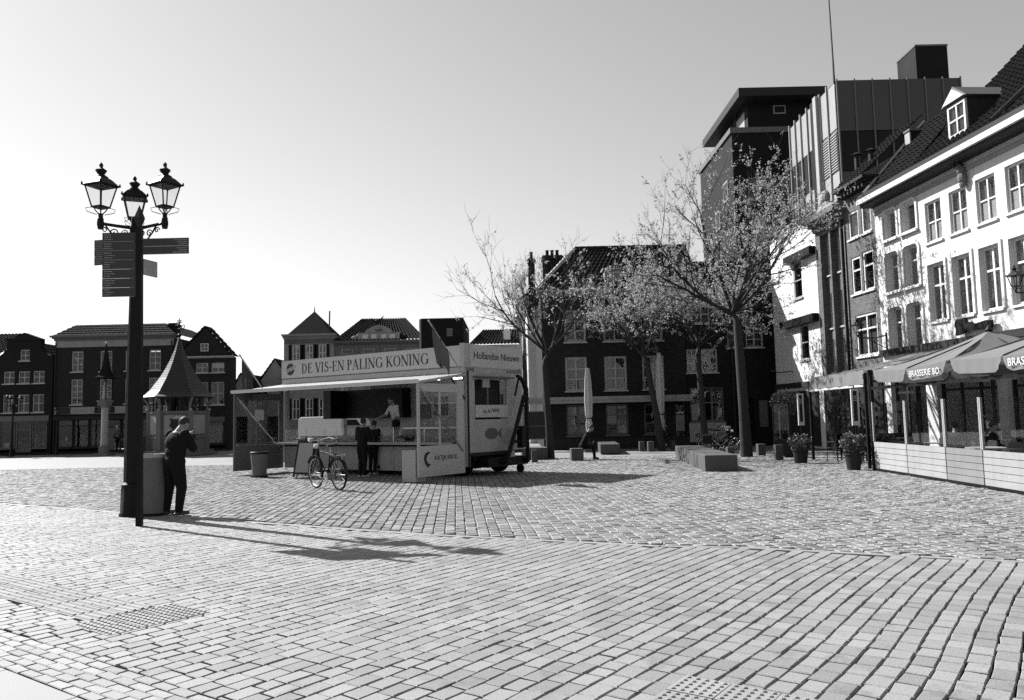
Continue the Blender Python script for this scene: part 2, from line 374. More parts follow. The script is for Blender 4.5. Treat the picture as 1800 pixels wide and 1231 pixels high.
# flush edging stones between the brick pavement and the setts
ED = [V3(e) for e in EDGE]; edge_mesh = None
for a, b in zip(ED, ED[1:]):
    d = (b - a); n = max(1, int(d.length / 0.9)); ang = math.atan2(d.y, d.x)
    for i in range(n):
        c = a + d * ((i + 0.5) / n)
        if abs(c.x) > 0.72 * c.y + 2.5 or c.y < 4: continue
        vs, fs = chamfer(d.length / n - 0.01, 0.10, 0.006, 0.03)
        o = link('edging_stone', tone_mesh('edging_stone', vs, fs, [random.uniform(0.6, 1.0)] * len(fs), M_paver), pavement, (c.x, c.y, 0.003)); o.rotation_euler = (0, 0, ang)
# pale slab in the corner
def slab_at(i, j):
    c = BANDP - BN * (0.46 + 0.5 + j * 1.0) + E2 * (i * 1.0 - 0.2)
    vs, fs = chamfer(0.994, 0.994, 0.003, 0.03, 0.001)
    o = link('slab', tone_mesh('slab', vs, fs, [0.5] * len(fs), M_slab), pavement, (c.x, c.y, 0.0)); o.rotation_euler = (0, 0, math.atan2(E2.y, E2.x))
for i in range(-3, 5):
    for j in range(3): slab_at(i, j)
# tactile paving tiles
def tactile(kind):
    mb = MB(); mb.prism([(-.148, -.148), (.148, -.148), (.148, .148), (-.148, .148)], -0.03, 0.004, 'z')
    if kind == 'dot':
        for i in range(5):
            for j in range(5): mb.lathe([(0.017, 0.005), (0.014, 0.012), (0.008, 0.014)], 6, ((i - 2) * .058, (j - 2) * .058, 0))
    else:
        for i in range(4): mb.prism([((i - 1.5) * .074 - .018, 0.005), ((i - 1.5) * .074 - .011, 0.014), ((i - 1.5) * .074 + .011, 0.014), ((i - 1.5) * .074 + .018, 0.005)], -0.14, 0.14, 'y')
    return mb.mesh('tactile_tile', M_tact)
me_dot, me_rib = tactile('dot'), tactile('rib')
def tiles(c, n1, n2, me, rot=0.0):
    for i in range(n1):
        for j in range(n2):
            p = c + E1 * ((i - (n1 - 1) / 2) * 0.302) + E2 * ((j - (n2 - 1) / 2) * 0.302)
            o = link('tactile_tile', me, pavement, (p.x, p.y, random.uniform(-.002, .003))); o.rotation_euler = (random.gauss(0, .006), random.gauss(0, .006), math.atan2(E1.y, E1.x) + rot)
tiles(TACT[0][0], 3, 2, me_dot); tiles(TACT[1][0], 2, 11, me_rib); tiles(TACT[2][0], 2, 3, me_dot)

# ================================================================= BUILDING KIT (local frame: x along the front, y inwards, z up)
PANE = {}; FRM = {}
def window(par, x0, x1, z0, z1, cols=2, rows=3, fw=0.07, bar=0.03, rec=0.12, fm=None, sill=True, curtain=0, gl=None, y0=0.0, split=None, name='window', tilt=0.006):
    """frame (part) with its panes, sill and curtains (sub-parts); split = relative heights of the rows from the bottom"""
    fm = fm or M_frame; gl = gl or M_glass; W, H = x1 - x0, z1 - z0
    sp = split or [1.0 / rows] * rows; ss = sum(sp); sp = [q / ss for q in sp]
    key = ('f', round(W, 2), round(H, 2), cols, tuple(round(q, 3) for q in sp), fw, bar, fm.name)
    zs = [fw]; 
    for q in sp: zs.append(zs[-1] + q * (H - 2 * fw))
    pw = (W - 2 * fw) / cols
    if key not in FRM:
        mb = MB(); mb.box(0, fw, -.03, .05, 0, H).box(W - fw, W, -.03, .05, 0, H).box(fw, W - fw, -.029, .049, 0, fw).box(fw, W - fw, -.029, .049, H - fw, H)
        for i in range(1, cols): mb.box(fw + i * pw - bar, fw + i * pw + bar, -.02, .035, fw, H - fw)
        for q in zs[1:-1]: mb.box(fw, W - fw, -.017, .032, q - bar * .8, q + bar * .8)
        FRM[key] = mb.mesh(name, fm)
    fr = link(name, FRM[key], par, (x0, y0 + rec, z0))
    for i in range(cols):
        for j in range(len(sp)):
            h = zs[j + 1] - zs[j]; pk = (round(pw, 2), round(h, 2), gl.name)
            if pk not in PANE: PANE[pk] = MB().box(-pw / 2, pw / 2, -.004, .004, -h / 2, h / 2).mesh('pane', gl)
            o = link('pane', PANE[pk], fr, (fw + (i + .5) * pw, .012, (zs[j] + zs[j + 1]) / 2)); o.rotation_euler = (random.gauss(0, tilt), 0, random.gauss(0, tilt))
    if sill: MB().box(-.06, W + .06, -rec - .07, -.032, -.07, -.003).build('sill', fm, fr)
    if curtain:
        mb = MB(); n = 7
        def drape(a, b, za, zb):
            pts = [(a + (b - a) * i / n, .09 + .02 * (i % 2)) for i in range(n + 1)]
            for (xa, ya), (xb, yb_) in zip(pts, pts[1:]): mb.quad((xa, ya, za), (xb, yb_, za), (xb, yb_, zb), (xa, ya, zb))
        if curtain == 1: drape(fw, W - fw, fw, H - fw)
        elif curtain == 2: drape(fw, fw + W * .28, fw, H - fw); drape(W * .72 - fw, W - fw, fw, H - fw)
        elif curtain == 3: drape(fw, W - fw, fw, H * .42)
        elif curtain == 4: drape(fw, W - fw, H * .45, H - fw)
        mb.build('curtain', M_curtain, fr)
    return fr
def wall(par, x0, x1, z0, z1, ops, m, depth=8.0, rec=0.16, name='wall', y=0.0, sides=True, back=True):
    """front with real openings and reveals, side and back walls; ops = list of (x0, x1, z0, z1)"""
    xs = sorted({x0, x1} | {q for o in ops for q in o[:2] if x0 < q < x1}); zs = sorted({z0, z1} | {q for o in ops for q in o[2:] if z0 < q < z1})
    mb = MB()
    for a, b in zip(xs, xs[1:]):
        run = None
        for c, d in zip(zs, zs[1:]):
            hole = any(o[0] <= (a + b) / 2 <= o[1] and o[2] <= (c + d) / 2 <= o[3] for o in ops)
            if not hole: mb.quad((a, y, c), (b, y, c), (b, y, d), (a, y, d))
    for a, b, c, d in ops:
        r = y + rec + .04
        mb.quad((a, y, c), (a, r, c), (a, r, d), (a, y, d)); mb.quad((b, y, c), (b, y, d), (b, r, d), (b, r, c))
        mb.quad((a, y, d), (a, r, d), (b, r, d), (b, y, d)); mb.quad((a, y, c), (b, y, c), (b, r, c), (a, r, c))
    if sides:
        for x in (x0, x1): mb.quad((x, y, z0), (x, y + depth, z0), (x, y + depth, z1), (x, y, z1))
    if back: mb.quad((x0, y + depth, z0), (x1, y + depth, z0), (x1, y + depth, z1), (x0, y + depth, z1))
    me = bpy.data.meshes.new(name); me.from_pydata(mb.v, [], mb.f)
    bm = bmesh.new(); bm.from_mesh(me); bmesh.ops.remove_doubles(bm, verts=bm.verts, dist=1e-4); bm.to_mesh(me); bm.free()
    me.materials.append(m); return link(name, me, par)
def tiled(par, a, b, c, d, m, col=0.24, rowh=0.34, amp=0.035, name='roof'):
    """pantile slope: a-b is the eaves line, d-c the top line (a below d, b below c)"""
    a, b, c, d = map(V3, (a, b, c, d)); ncol = max(2, int((b - a).length / col)); nrow = max(2, int(((d - a).length + (c - b).length) / 2 / rowh))
    nrm = (b - a).cross(d - a)
    if nrm.length < 1e-6: nrm = (b - a).cross(c - a)
    nrm.normalize()
    if nrm.z < 0: nrm = -nrm
    mb = MB(); S = 4; vs = []; 
    for r in range(nrow):
        for e in (0, 1):
            t = (r + e) / nrow; L_, R_ = a.lerp(d, t), b.lerp(c, t)
            for i in range(ncol * S + 1):
                s = i / (ncol * S); wv = math.sin(2 * math.pi * i / S + 0.6)
                vs.append(L_.lerp(R_, s) + nrm * (amp * wv + (0.045 if e == 0 else 0.0) + random.uniform(-.004, .004)))
    n = ncol * S + 1; fs = []
    for r in range(nrow * 2 - 1):
        for i in range(n - 1): fs.append((r * n + i, r * n + i + 1, (r + 1) * n + i + 1, (r + 1) * n + i))
    mb.add(vs, fs); 
    me = bpy.data.meshes.new(name); me.from_pydata(mb.v, [], mb.f); me.materials.append(m); return link(name, me, par)
def ridge(par, p, q, m, r=0.11, step=0.36):
    p, q = V3(p), V3(q); n = max(1, int((q - p).length / step)); d = (q - p) / n; me = None
    for i in range(n):
        if me is None: me = MB().tube([V3((0, 0, 0)), d * 0.9, d * 1.08], [r, r * 0.92, r * 1.12], 8).mesh('ridge_tile', m)
        link('ridge_tile', me, par, p + d * i)
def cornice(par, x0, x1, z0, z1, m, out=0.35, name='cornice', y=0.0, xo=0.12):
    h = z1 - z0; mb = MB()
    mb.box(x0 - xo * .3, x1 + xo * .3, y - out * .25, y + .25, z0, z0 + h * .35).box(x0 - xo * .6, x1 + xo * .6, y - out * .6, y + .25, z0 + h * .35 + .001, z0 + h * .62).box(x0 - xo, x1 + xo, y - out, y + .25, z0 + h * .62 + .001, z1)
    return mb.build(name, m, par)
def chimney(par, x, y, z0, z1, m, s=0.4, name='chimney', pots=1):
    mb = MB().box(x - s, x + s, y - s * .8, y + s * .8, z0, z1).box(x - s - .06, x + s + .06, y - s * .8 - .06, y + s * .8 + .06, z1 - .25, z1 - .08)
    for i in range(pots): mb.lathe([(.11, 0), (.09, .3), (.12, .34), (.12, .38)], 8, (x + (i - (pots - 1) / 2) * .3, y, z1))
    return mb.build(name, m, par)
def shopfront(par, x0, x1, z0, z1, n, fm, door=None, rec=0.12):
    """row of tall shop windows, door = index of the door bay"""
    wd = (x1 - x0) / n
    for i in range(n):
        a, b = x0 + i * wd + .03, x0 + (i + 1) * wd - .03
        if i == door:
            window(par, a, b, z0, z1, 1, 2, .09, .05, rec, fm, False, split=[.75, .25], name='door')
        else: window(par, a, b, z0 + .25, z1, 1, 2, .06, .03, rec, fm, True, split=[.8, .2], name='shop_window')
def goods(par, x0, x1, z0, z1, y, n, name='display'):
    """goods standing in a shop window"""
    mb = MB()
    for i in range(n):
        x = random.uniform(x0, x1); h = random.uniform(.2, .75) * (z1 - z0); ww = random.uniform(.08, .22)
        mb.cur = random.randrange(3)
        if i % 3 == 0: mb.lathe([(ww * .5, 0), (ww, h * .3), (ww * .8, h * .7), (ww * .3, h * .85), (ww * .4, h)], 7, (x, y + random.uniform(0, .3), z0))
        else: mb.box(x - ww, x + ww, y, y + .1, z0 + random.uniform(0, .4), z0 + h)
    return mb.build(name, [M_dkgrey, M_mid, M_white], par)
# ================================================================= BUILDINGS, far left side of the square (front at y = 51)
LX = -29.07
def rel(ws, x0): return [(a - x0, b - x0, c, d) for a, b, c, d in ws]
# narrow house cut by the picture's edge
t = thing('brick_house', 'dark brick house beside the gabled house, cut by the left picture edge', 'house', (LX - 8.3, 51.2, 0))
ops = [(1.0, 1.75, 4.5, 5.4), (2.4, 3.1, 4.5, 5.4), (1.0, 1.75, 2.7, 3.9), (2.4, 3.1, 2.7, 3.9), (0.3, 3.8, 0.1, 2.3)]
wall(t, 0, 4.1, 0, 6.2, ops, M_brick_dk, 9)
for o in ops[:4]: window(t, *o, 2, 2, .06, .025)
shopfront(t, .3, 3.8, .1, 2.3, 3, M_dkgrey, 1)
tiled(t, (-.1, -.2, 6.2), (4.1, -.2, 6.2), (4.1, 3.5, 8.2), (-.1, 3.5, 8.2), M_tile); 
# neck-gabled house
t = thing('gabled_house', 'narrow dark brick house with a stepped neck gable and nine small white windows', 'house', (LX - 4.15, 51, 0)); x0 = -4.15
ws = [(-3.6, -2.88, 4.53, 5.31), (-2.65, -1.9, 4.53, 5.31), (-1.7, -.95, 4.53, 5.31), (-3.6, -2.88, 2.67, 3.82), (-2.65, -1.9, 2.67, 3.82), (-1.7, -.95, 2.67, 3.82)]
ops = rel(ws, x0); gw = rel([(-2.58, -1.94, 5.99, 6.7)], x0)[0]; sh = (.35, 3.45, .15, 2.1)
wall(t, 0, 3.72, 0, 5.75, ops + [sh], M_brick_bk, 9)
wall(t, .72, 2.88, 5.751, 7.3, [gw], M_brick_bk, .5, name='gable')
MB().prism([(0, 5.75), (.72, 5.75), (.72, 6.7), (.6, 6.75), (.5, 6.5), (.3, 6.35), (.12, 6.3), (0, 6.3)], 0, .4).prism([(3.72, 5.75), (2.88, 5.75), (2.88, 6.75), (3.0, 6.75), (3.1, 6.5), (3.3, 6.35), (3.5, 6.3), (3.72, 6.3)], 0, .4).prism([(.66, 7.3), (2.94, 7.3), (2.94, 7.4), (1.85, 7.8), (1.3, 7.6), (1.3, 7.45), (.66, 7.45)], -.06, .4).build('gable_ornament', M_brick_bk, t)
for o in ops: window(t, *o, 2, 2, .06, .025)
window(t, *gw, 2, 2, .06, .025)
MB().box(.25, 3.55, -.05, 0.02, 2.1, 2.45).build('shop_sign', M_stone_dk, t)
shopfront(t, .35, 3.45, .15, 2.1, 3, M_stone_dk, 1); goods(t, .5, 3.3, .4, 1.3, .35, 10)
tiled(t, (-.0, .4, 5.75), (-.0, 9, 5.75), (1.8, 9, 7.3), (1.8, .4, 7.3), M_tile); tiled(t, (3.72, .4, 5.75), (3.72, 9, 5.75), (1.8, 9, 7.3), (1.8, .4, 7.3), M_tile)
# long building with the pale frieze
t = thing('town_building', 'wide dark brick building with pale frieze and hipped roof behind the lamp post', 'building', (LX - .3, 51, 0)); x0 = -.3
cols = [(.75, 1.51), (2.58, 3.36), (4.2, 4.97), (5.73, 6.49)]
up = [(a, b, 5.2, 6.52) for a, b in cols]; lo = [(a, b, 3.1, 4.72) for a, b in cols]
ops = rel(up + lo, x0); sh = (.2, 7.4, .12, 2.15)
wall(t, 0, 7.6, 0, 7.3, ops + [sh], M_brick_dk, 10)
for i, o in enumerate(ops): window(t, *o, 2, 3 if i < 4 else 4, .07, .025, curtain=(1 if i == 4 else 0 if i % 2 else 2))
MB().box(.03, 7.57, -.05, .02, 6.78, 6.86).box(.0, 7.6, -.03, .02, 6.862, 7.2).build('frieze', M_stone, t)
cornice(t, 0, 7.6, 7.2, 7.52, M_stone_dk, .5)
MB().box(.15, 7.45, -.18, .02, 2.48, 2.93).build('shop_fascia', M_stone, t)
MB().prism([(-.02, 2.46), (-.55, 2.2), (-.55, 2.14), (-.02, 2.4)], .2, 7.4, 'x').build('awning', M_dkgrey, t)
s = MB().box(2.72, 3.98, -.22, -.181, 2.53, 2.9).build('shop_sign', M_black, t)
text(s, 'SHOME', .27, TM((3.35, -.225, 2.71), (1, 0, 0), (0, 0, 1)), M_mid, sx=1.0)
MB().box(.25, 1.15, -.21, -.181, 2.5, 2.92).build('blank_sign', M_dkgrey, t)
text(t, 'CELL STATION', .33, TM((6.3, -.185, 2.7), (1, 0, 0), (0, 0, 1)), M_dkgrey, sx=.85, name='shop_lettering')
shopfront(t, .2, 7.4, .12, 2.15, 7, M_dkgrey, 3); goods(t, .4, 7.2, .4, 1.5, .4, 26)
Z0, Z1 = 7.5, 8.42
tiled(t, (-.1, -.25, Z0), (7.7, -.25, Z0), (6.35, 1.6, Z1), (.45, 1.6, Z1), M_slate, .3, .4, .012)
MB().quad((-.1, -.25, Z0), (.45, 1.6, Z1), (.45, 6, Z1), (-.1, 10, Z0)).quad((7.7, -.25, Z0), (6.35, 1.6, Z1), (6.35, 6, Z1), (7.7, 10, Z0)).quad((.45, 1.6, Z1), (6.35, 1.6, Z1), (6.35, 6, Z1), (.45, 6, Z1)).build('roof_hip', M_slate, t)
chimney(t, 7.1, 1.2, 7.4, 8.35, M_brick_bk, .28, pots=0)
for x in (.06, 7.5): MB().tube([(x, -.07, .1), (x, -.07, 7.1)], .045, 6).build('downpipe', M_dkgrey, t)
# triangular gable house
t = thing('gabled_house', 'dark brick house with a plain triangular gable beside the well house', 'house', (LX + 7.6, 51, 0)); x0 = 7.6
ws = [(8.74, 9.55, 4.97, 5.6), (9.73, 10.58, 4.97, 5.6), (8.74, 9.55, 2.9, 4.36), (9.73, 10.58, 2.9, 4.36)]; ops = rel(ws, x0)
wall(t, 0, 3.4, 0, 6.0, ops + [(.3, 3.1, .15, 2.2)], M_brick_dk, 1.0)
MB().prism([(-.05, 6.02), (3.45, 6.02), (1.74, 7.9)], 0.01, .3).build('gable', M_brick_dk, t)
wn = window(t, 1.46, 1.98, 6.33, 6.85, 2, 2, .06, .02, rec=-.035, sill=False)
for o in ops: window(t, *o, 2, 2, .06, .025, curtain=4 if o[3] > 5 else 0)
cornice(t, -.05, 3.45, 5.9, 6.02, M_frame, .2)
tiled(t, (-.15, -.1, 5.98), (-.15, 1.0, 5.98), (1.74, 1.0, 7.98), (1.74, -.1, 7.98), M_tile); tiled(t, (3.55, -.1, 5.98), (3.55, 1.0, 5.98), (1.74, 1.0, 7.98), (1.74, -.1, 7.98), M_tile)
shopfront(t, .3, 3.1, .15, 2.2, 2, M_dkgrey, 0); MB().box(1.75, 2.95, .25, .3, .5, 1.6).build('poster', M_mid, t)
# ------------------------------------------------ houses beyond, across the street mouth
def small_house(name, label, px0, px1, Y, ztop, zpk, m, wins, roofm=M_tile, depth=9, group=None):
    a, b = at(px0, 740, Y).x, at(px1, 740, Y).x; W = b - a
    t = thing(name, label, 'house', (a, Y, 0), 0, group)
    n = wins; ops = [((i + .5) * W / n - .38, (i + .5) * W / n + .38, z, z + 1.35) for i in range(n) for z in (2.9, 5.0) if z + 1.5 < ztop]
    wall(t, 0, W, 0, ztop, ops + [(.3, W - .3, .15, 2.2)], m, depth)
    for o in ops: window(t, *o, 2, 3, .07, .03)
    shopfront(t, .3, W - .3, .15, 2.2, max(2, n), M_dkgrey, 0)
    if zpk > 0:
        MB().prism([(-.02, ztop), (W + .02, ztop), (W / 2, zpk)], .01, .3).build('gable', m, t)
        tiled(t, (-.2, -.1, ztop), (-.2, depth, ztop), (W / 2, depth, zpk + .1), (W / 2, -.1, zpk + .1), roofm); tiled(t, (W + .2, -.1, ztop), (W + .2, depth, ztop), (W / 2, depth, zpk + .1), (W / 2, -.1, zpk + .1), roofm)
    else:
        tiled(t, (-.1, -.2, ztop), (W + .1, -.2, ztop), (W * .8, depth / 2, -zpk), (W * .2, depth / 2, -zpk), roofm)
    return t
small_house('street_house', 'pale low house with a dark roof glimpsed left of the food trailer flag', 404, 442, 62, 3.7, 5.5, M_stone, 2)
small_house('street_house', 'pale house with a steep dark gable just left of the trailer sign', 446, 520, 66, 4.3, 6.9, M_stone, 3)
# tower-like corner building
Y = 65; a = at(499, 620, Y).x; b = at(588, 620, Y).x; W = b - a
t = thing('tower_building', 'pale stone corner building with a pyramid roof and rooftop pole above the trailer sign', 'building', (a, Y, 0))
n = 3; bay = (W - .9) / n
ops = [(.55 + i * bay + .12, .55 + (i + 1) * bay - .32, z0, z1) for i in range(n) for z0, z1 in ((6.6, 8.0), (4.4, 5.7), (1.9, 3.6))]
wall(t, 0, W, 0, 8.75, ops, M_stone, 8)
for o in ops:
    window(t, *o, 2, 2, .1, .05, fm=M_white, curtain=1)
    MB().box(o[0] - .26, o[0] - .02, -.05, .01, o[2], o[3]).build('shutter', M_black, t); MB().box(o[1] + .02, o[1] + .26, -.05, .01, o[2], o[3]).build('shutter', M_black, t)
MB().box(.2, W - .2, -.35, .0, 5.95, 6.3).build('balcony', M_dkgrey, t)
for i in range(7): MB().box(.4 + i * (W - .9) / 6, .55 + i * (W - .9) / 6, -.28, 0, 5.6, 5.949).build('bracket', M_dkgrey, t)
cornice(t, 0, W, 8.45, 8.85, M_stone, .4)
MB().box(0.02, W - .02, -.06, .02, 8.1, 8.4).build('frieze', M_stone_dk, t)
P = V3((W / 2 - .2, 2.6, 11.1)); mb = MB(); cs = [V3((.25, .1, 8.86)), V3((W - .25, .1, 8.86)), V3((W - .25, 5.2, 8.86)), V3((.25, 5.2, 8.86))]
for i in range(4): mb.add([cs[i], cs[(i + 1) % 4], P], [(0, 1, 2)])
r_ = mb.build('roof', M_slate, t); MB().tube([P - V3((0, 0, .1)), P + V3((0, 0, .4))], [.06, .02], 6).build('finial', M_iron, r_)
MB().tube([(W - .55, .5, 8.8), (W - .5, .5, 10.8)], .06, 6).build('flagpole', M_iron, t)
# palazzo with pediment
a = at(589, 620, Y).x; b = at(746, 620, Y).x; W = b - a
t = thing('ornate_building', 'pale building with relief panels and a small pediment before a ribbed hipped roof', 'building', (a, Y, 0))
ops = [(.5 + i * 1.75, 1.5 + i * 1.75, z0, z1) for i in range(4) for z0, z1 in ((3.9, 5.9), (1.0, 3.0))]
wall(t, 0, W, 0, 8.1, ops, M_stone, 9)
for o in ops: window(t, *o, 2, 3, .09, .04, curtain=1)
for i in range(4):
    x = .35 + i * 1.75; mb = MB()
    mb.box(x, x + 1.3, -.09, 0.01, 7.0, 7.1).box(x, x + 1.3, -.09, .01, 7.6, 7.7).box(x, x + .12, -.085, .01, 7.1, 7.6).box(x + 1.18, x + 1.3, -.085, .01, 7.1, 7.6).box(x + .3, x + 1.0, -.06, .01, 7.25, 7.45)
    mb.prism([(x + .15, 6.35), (x + .4, 6.6), (x + .9, 6.6), (x + 1.15, 6.35), (x + 1.0, 6.35), (x + .8, 6.5), (x + .5, 6.5), (x + .3, 6.35)], -.08, .01)
    mb.build('relief_panel', M_stone_dk, t)
for i in range(5): MB().box(.02 + i * 1.75, .24 + i * 1.75, -.12, .01, 6.6, 7.75).build('pilaster', M_stone_dk, t)
cornice(t, 0, W, 7.8, 8.2, M_stone_dk, .45)
c = W / 2 - .05
pd = MB().box(c - 1.7, c + 1.7, -.1, .4, 8.2, 8.85).prism([(c - 1.15, 8.85), (c + 1.15, 8.85), (c + .9, 9.15), (c + .4, 9.4), (c, 9.48), (c - .4, 9.4), (c - .9, 9.15)], -.14, .4).build('pediment', M_stone, t)
for dx in (-1.1, -.4, .4, 1.1): MB().box(c + dx - .22, c + dx + .22, -.14, -.101, 8.35, 8.7).build('panel', M_white, pd)
MB().lathe([(.0, 0), (.26, .02), (.3, .1), (.0, .16)], 10, (c, -.16, 9.0), M=Matrix.Translation((0, 0, 0))).build('cartouche', M_stone_dk, pd)
sg = MB(); sg.ball((c - .2, .2, 9.75), (.16, .12, .26)); sg.prism([(c - .2, 9.75), (c - .75, 10.15), (c - .5, 9.8), (c - .25, 9.6)], .15, .2).prism([(c - .2, 9.75), (c + .4, 10.3), (c + .15, 9.8), (c - .1, 9.6)], .15, .2); sg.build('eagle_ornament', M_iron, pd)
for dx in (-2.0, 2.0): s_ = MB(); s_.ball((c + dx, .1, 8.45), (.3, .15, .2)).ball((c + dx + .25 * (1 if dx < 0 else -1), .1, 8.65), .13).build('lion_ornament', M_iron if dx > 0 else M_stone, pd)
tiled(t, (-.1, -.2, 8.2), (W + .1, -.2, 8.2), (W - 2.0, 3.4, 10.45), (1.6, 3.4, 10.45), M_tile, .3, .4, .07)
MB().quad((-.1, -.2, 8.2), (1.6, 3.4, 10.45), (1.6, 5, 10.45), (-.1, 9, 8.2)).quad((W + .1, -.2, 8.2), (W - 2.0, 3.4, 10.45), (W - 2.0, 5, 10.45), (W + .1, 9, 8.2)).build('roof_hip', M_tile, t)
# dark block and low roof right of it
a = at(739, 600, 60).x; b = at(816, 600, 60).x
t = thing('slate_building', 'tall dark slate-clad block behind the right end of the trailer sign', 'building', (a, 60, 0))
wall(t, 0, b - a, 0, 6.6, [(.4, 1.2, 3.6, 5.2), (1.9, 2.7, 3.6, 5.2)], M_brick_dk, 8)
for q in ((.4, 1.2), (1.9, 2.7)): window(t, q[0], q[1], 3.6, 5.2, 2, 3, .07, .03)
MB().prism([(0.0, 6.6), (.02, 9.3), (.15, 9.3), (8, 9.3), (8, 6.6)], 0.05, b - a - .05, 'x').build('mansard_roof', M_slate, t)
d_ = window(t, 2.0, 2.45, 7.9, 8.5, 1, 1, .08, .03, rec=-.03, fm=M_mid, sill=False, name='dormer_window')
MB().box(-.08, .06, .0, 8, 6.6, 9.25).build('party_wall', M_stone, t)  # pale strip paints the sunlit left edge of the dark block
a = at(826, 600, 58).x; b = at(914, 600, 58).x
t = thing('corner_house', 'low house with a dark hipped roof between the trailer and the brick corner house', 'house', (a, 58, 0))
W = b - a; ops = [(.4, 1.2, 4.0, 5.6), (1.9, 2.7, 4.0, 5.6)]
wall(t, 0, W, 0, 7.0, ops, M_stone, 8)
for o in ops: window(t, *o, 2, 3, .07, .03)
tiled(t, (-.1, -.2, 7.0), (W, -.2, 7.0), (W, 3, 8.45), (.9, 3, 8.45), M_tile)
MB().box(W - 1.2, W - .7, .7, 1.5, 7.4, 8.0).prism([(W - 1.3, 8.0), (W - .6, 8.0), (W - .95, 8.25)], .6, 1.5).build('dormer', M_white, t)

# ================================================================= CENTRE: brick corner house (front at y = 41)
t = thing('corner_house', 'dark brick corner house with white sash windows and hipped roof behind the folded parasol', 'house', (1.55, 41, 0)); x0 = 1.55
cols = [(2.72, 3.84), (4.74, 5.89), (6.69, 7.82)]
up = rel([(a, b, 5.48, 7.15) for a, b in cols], x0); mid = rel([(a, b, 2.95, 4.7) for a, b in cols], x0); lo = rel([(a, b, .66, 2.22) for a, b in cols], x0)
dr = (6.75, 7.35, .05, 2.2)
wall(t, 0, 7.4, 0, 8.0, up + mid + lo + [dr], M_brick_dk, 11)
for i, o in enumerate(up): window(t, *o, 2, 3, .1, .035, curtain=1)
for i, o in enumerate(mid): window(t, *o, 2, 3, .1, .035, curtain=(1, 2, 2)[i])
for i, o in enumerate(lo): window(t, *o, 2, 3, .09, .03, curtain=(2, 3, 3)[i], fm=M_mid)
window(t, *dr, 1, 2, .07, .03, .3, M_dkgrey, False, split=[.75, .25], name='door')
MB().box(-.02, 7.42, -.04, .01, .0, .5).build('plinth', M_dkgrey, t)
cornice(t, -.1, 8.3, 7.88, 8.18, M_stone, .4)
cn = MB().box(-1.25, 7.35, -1.1, -.01, 2.42, 2.62).box(-1.3, 7.4, -1.16, -.01, 2.3, 2.419).build('canopy', M_stone, t)
for x in (.2, 2.5, 5.2, 7.1): MB().tube([(x, -1.05, 2.62), (x - .05, -.02, 3.4)], .02, 5).build('stay_rod', M_iron, cn)
mb = MB()
tiled(t, (-.2, -.35, 8.18), (8.3, -.35, 8.18), (8.3, 3.0, 11.0), (2.1, 3.0, 11.0), M_tile, .28, .36, .05)
tiled(t, (-.2, 11, 8.18), (-.2, -.35, 8.18), (2.1, 3.0, 11.0), (2.1, 8, 11.0), M_tile, .28, .36, .05)
MB().quad((2.1, 3, 11.0), (8.3, 3, 11.0), (8.3, 8, 11.0), (2.1, 8, 11.0)).build('roof_top', M_tile, t)
ridge(t, (2.1, 2.98, 11.03), (8.3, 2.98, 11.03), M_tile); ridge(t, (-.2, -.35, 8.22), (2.1, 2.98, 11.03), M_light)
dm = MB().box(3.35, 4.25, -.05, 2.0, 8.25, 9.2).box(3.25, 4.35, -.15, 2.0, 9.2, 9.3).build('dormer', M_stone, t)
window(t, 3.45, 4.15, 8.35, 9.1, 2, 2, .07, .025, rec=-.1, sill=False, name='dormer_window')
chimney(t, -.3, 5.5, 7.8, 11.0, M_brick_dk, .2, pots=1); chimney(t, 1.0, 6.5, 9.0, 11.3, M_brick_dk, .6, pots=3)
MB().box(3.83, 4.16, -.03, .01, 1.75, 2.0).box(3.83, 4.16, -.032, .01, 1.45, 1.65).build('notice', M_mid, t)
# side-street row behind it, its lit fronts seen edge-on
def side_house(label, y0, y1, z, m, xs, pk):
    t = thing('street_house', label, 'house', (xs, y1, 0), R(-90)); W = y1 - y0
    n = max(2, int(W / 2.2)); ops = [((i + .5) * W / n - .5, (i + .5) * W / n + .5, q, q + 1.7) for i in range(n) for q in (3.2, 5.9, 8.4) if q + 2 < z]
    wall(t, 0, W, 0, z, ops + [(.4, W - .4, .2, 2.5)], m, 7)
    for o in ops: window(t, *o, 2, 3, .09, .04)
    shopfront(t, .4, W - .4, .2, 2.5, n, M_dkgrey, 0); cornice(t, 0, W, z - .3, z + .05, M_white, .45)
    tiled(t, (0, -.3, z), (W, -.3, z), (W, 3.3, pk), (0, 3.3, pk), M_tile); chimney(t, .6, 2.5, z, pk + .9, M_brick_dk, .3, pots=1)
side_house('pale sunlit side-street house behind the brick corner house', 52.3, 60, 9.3, M_render, 1.05, 11.2)
side_house('tall narrow sunlit house second along the side street', 60.1, 68, 10.6, M_stone, .85, 13.0)
side_house('farthest pale house along the side street by the trailer', 68.1, 80, 10.2, M_render, .6, 12.4)
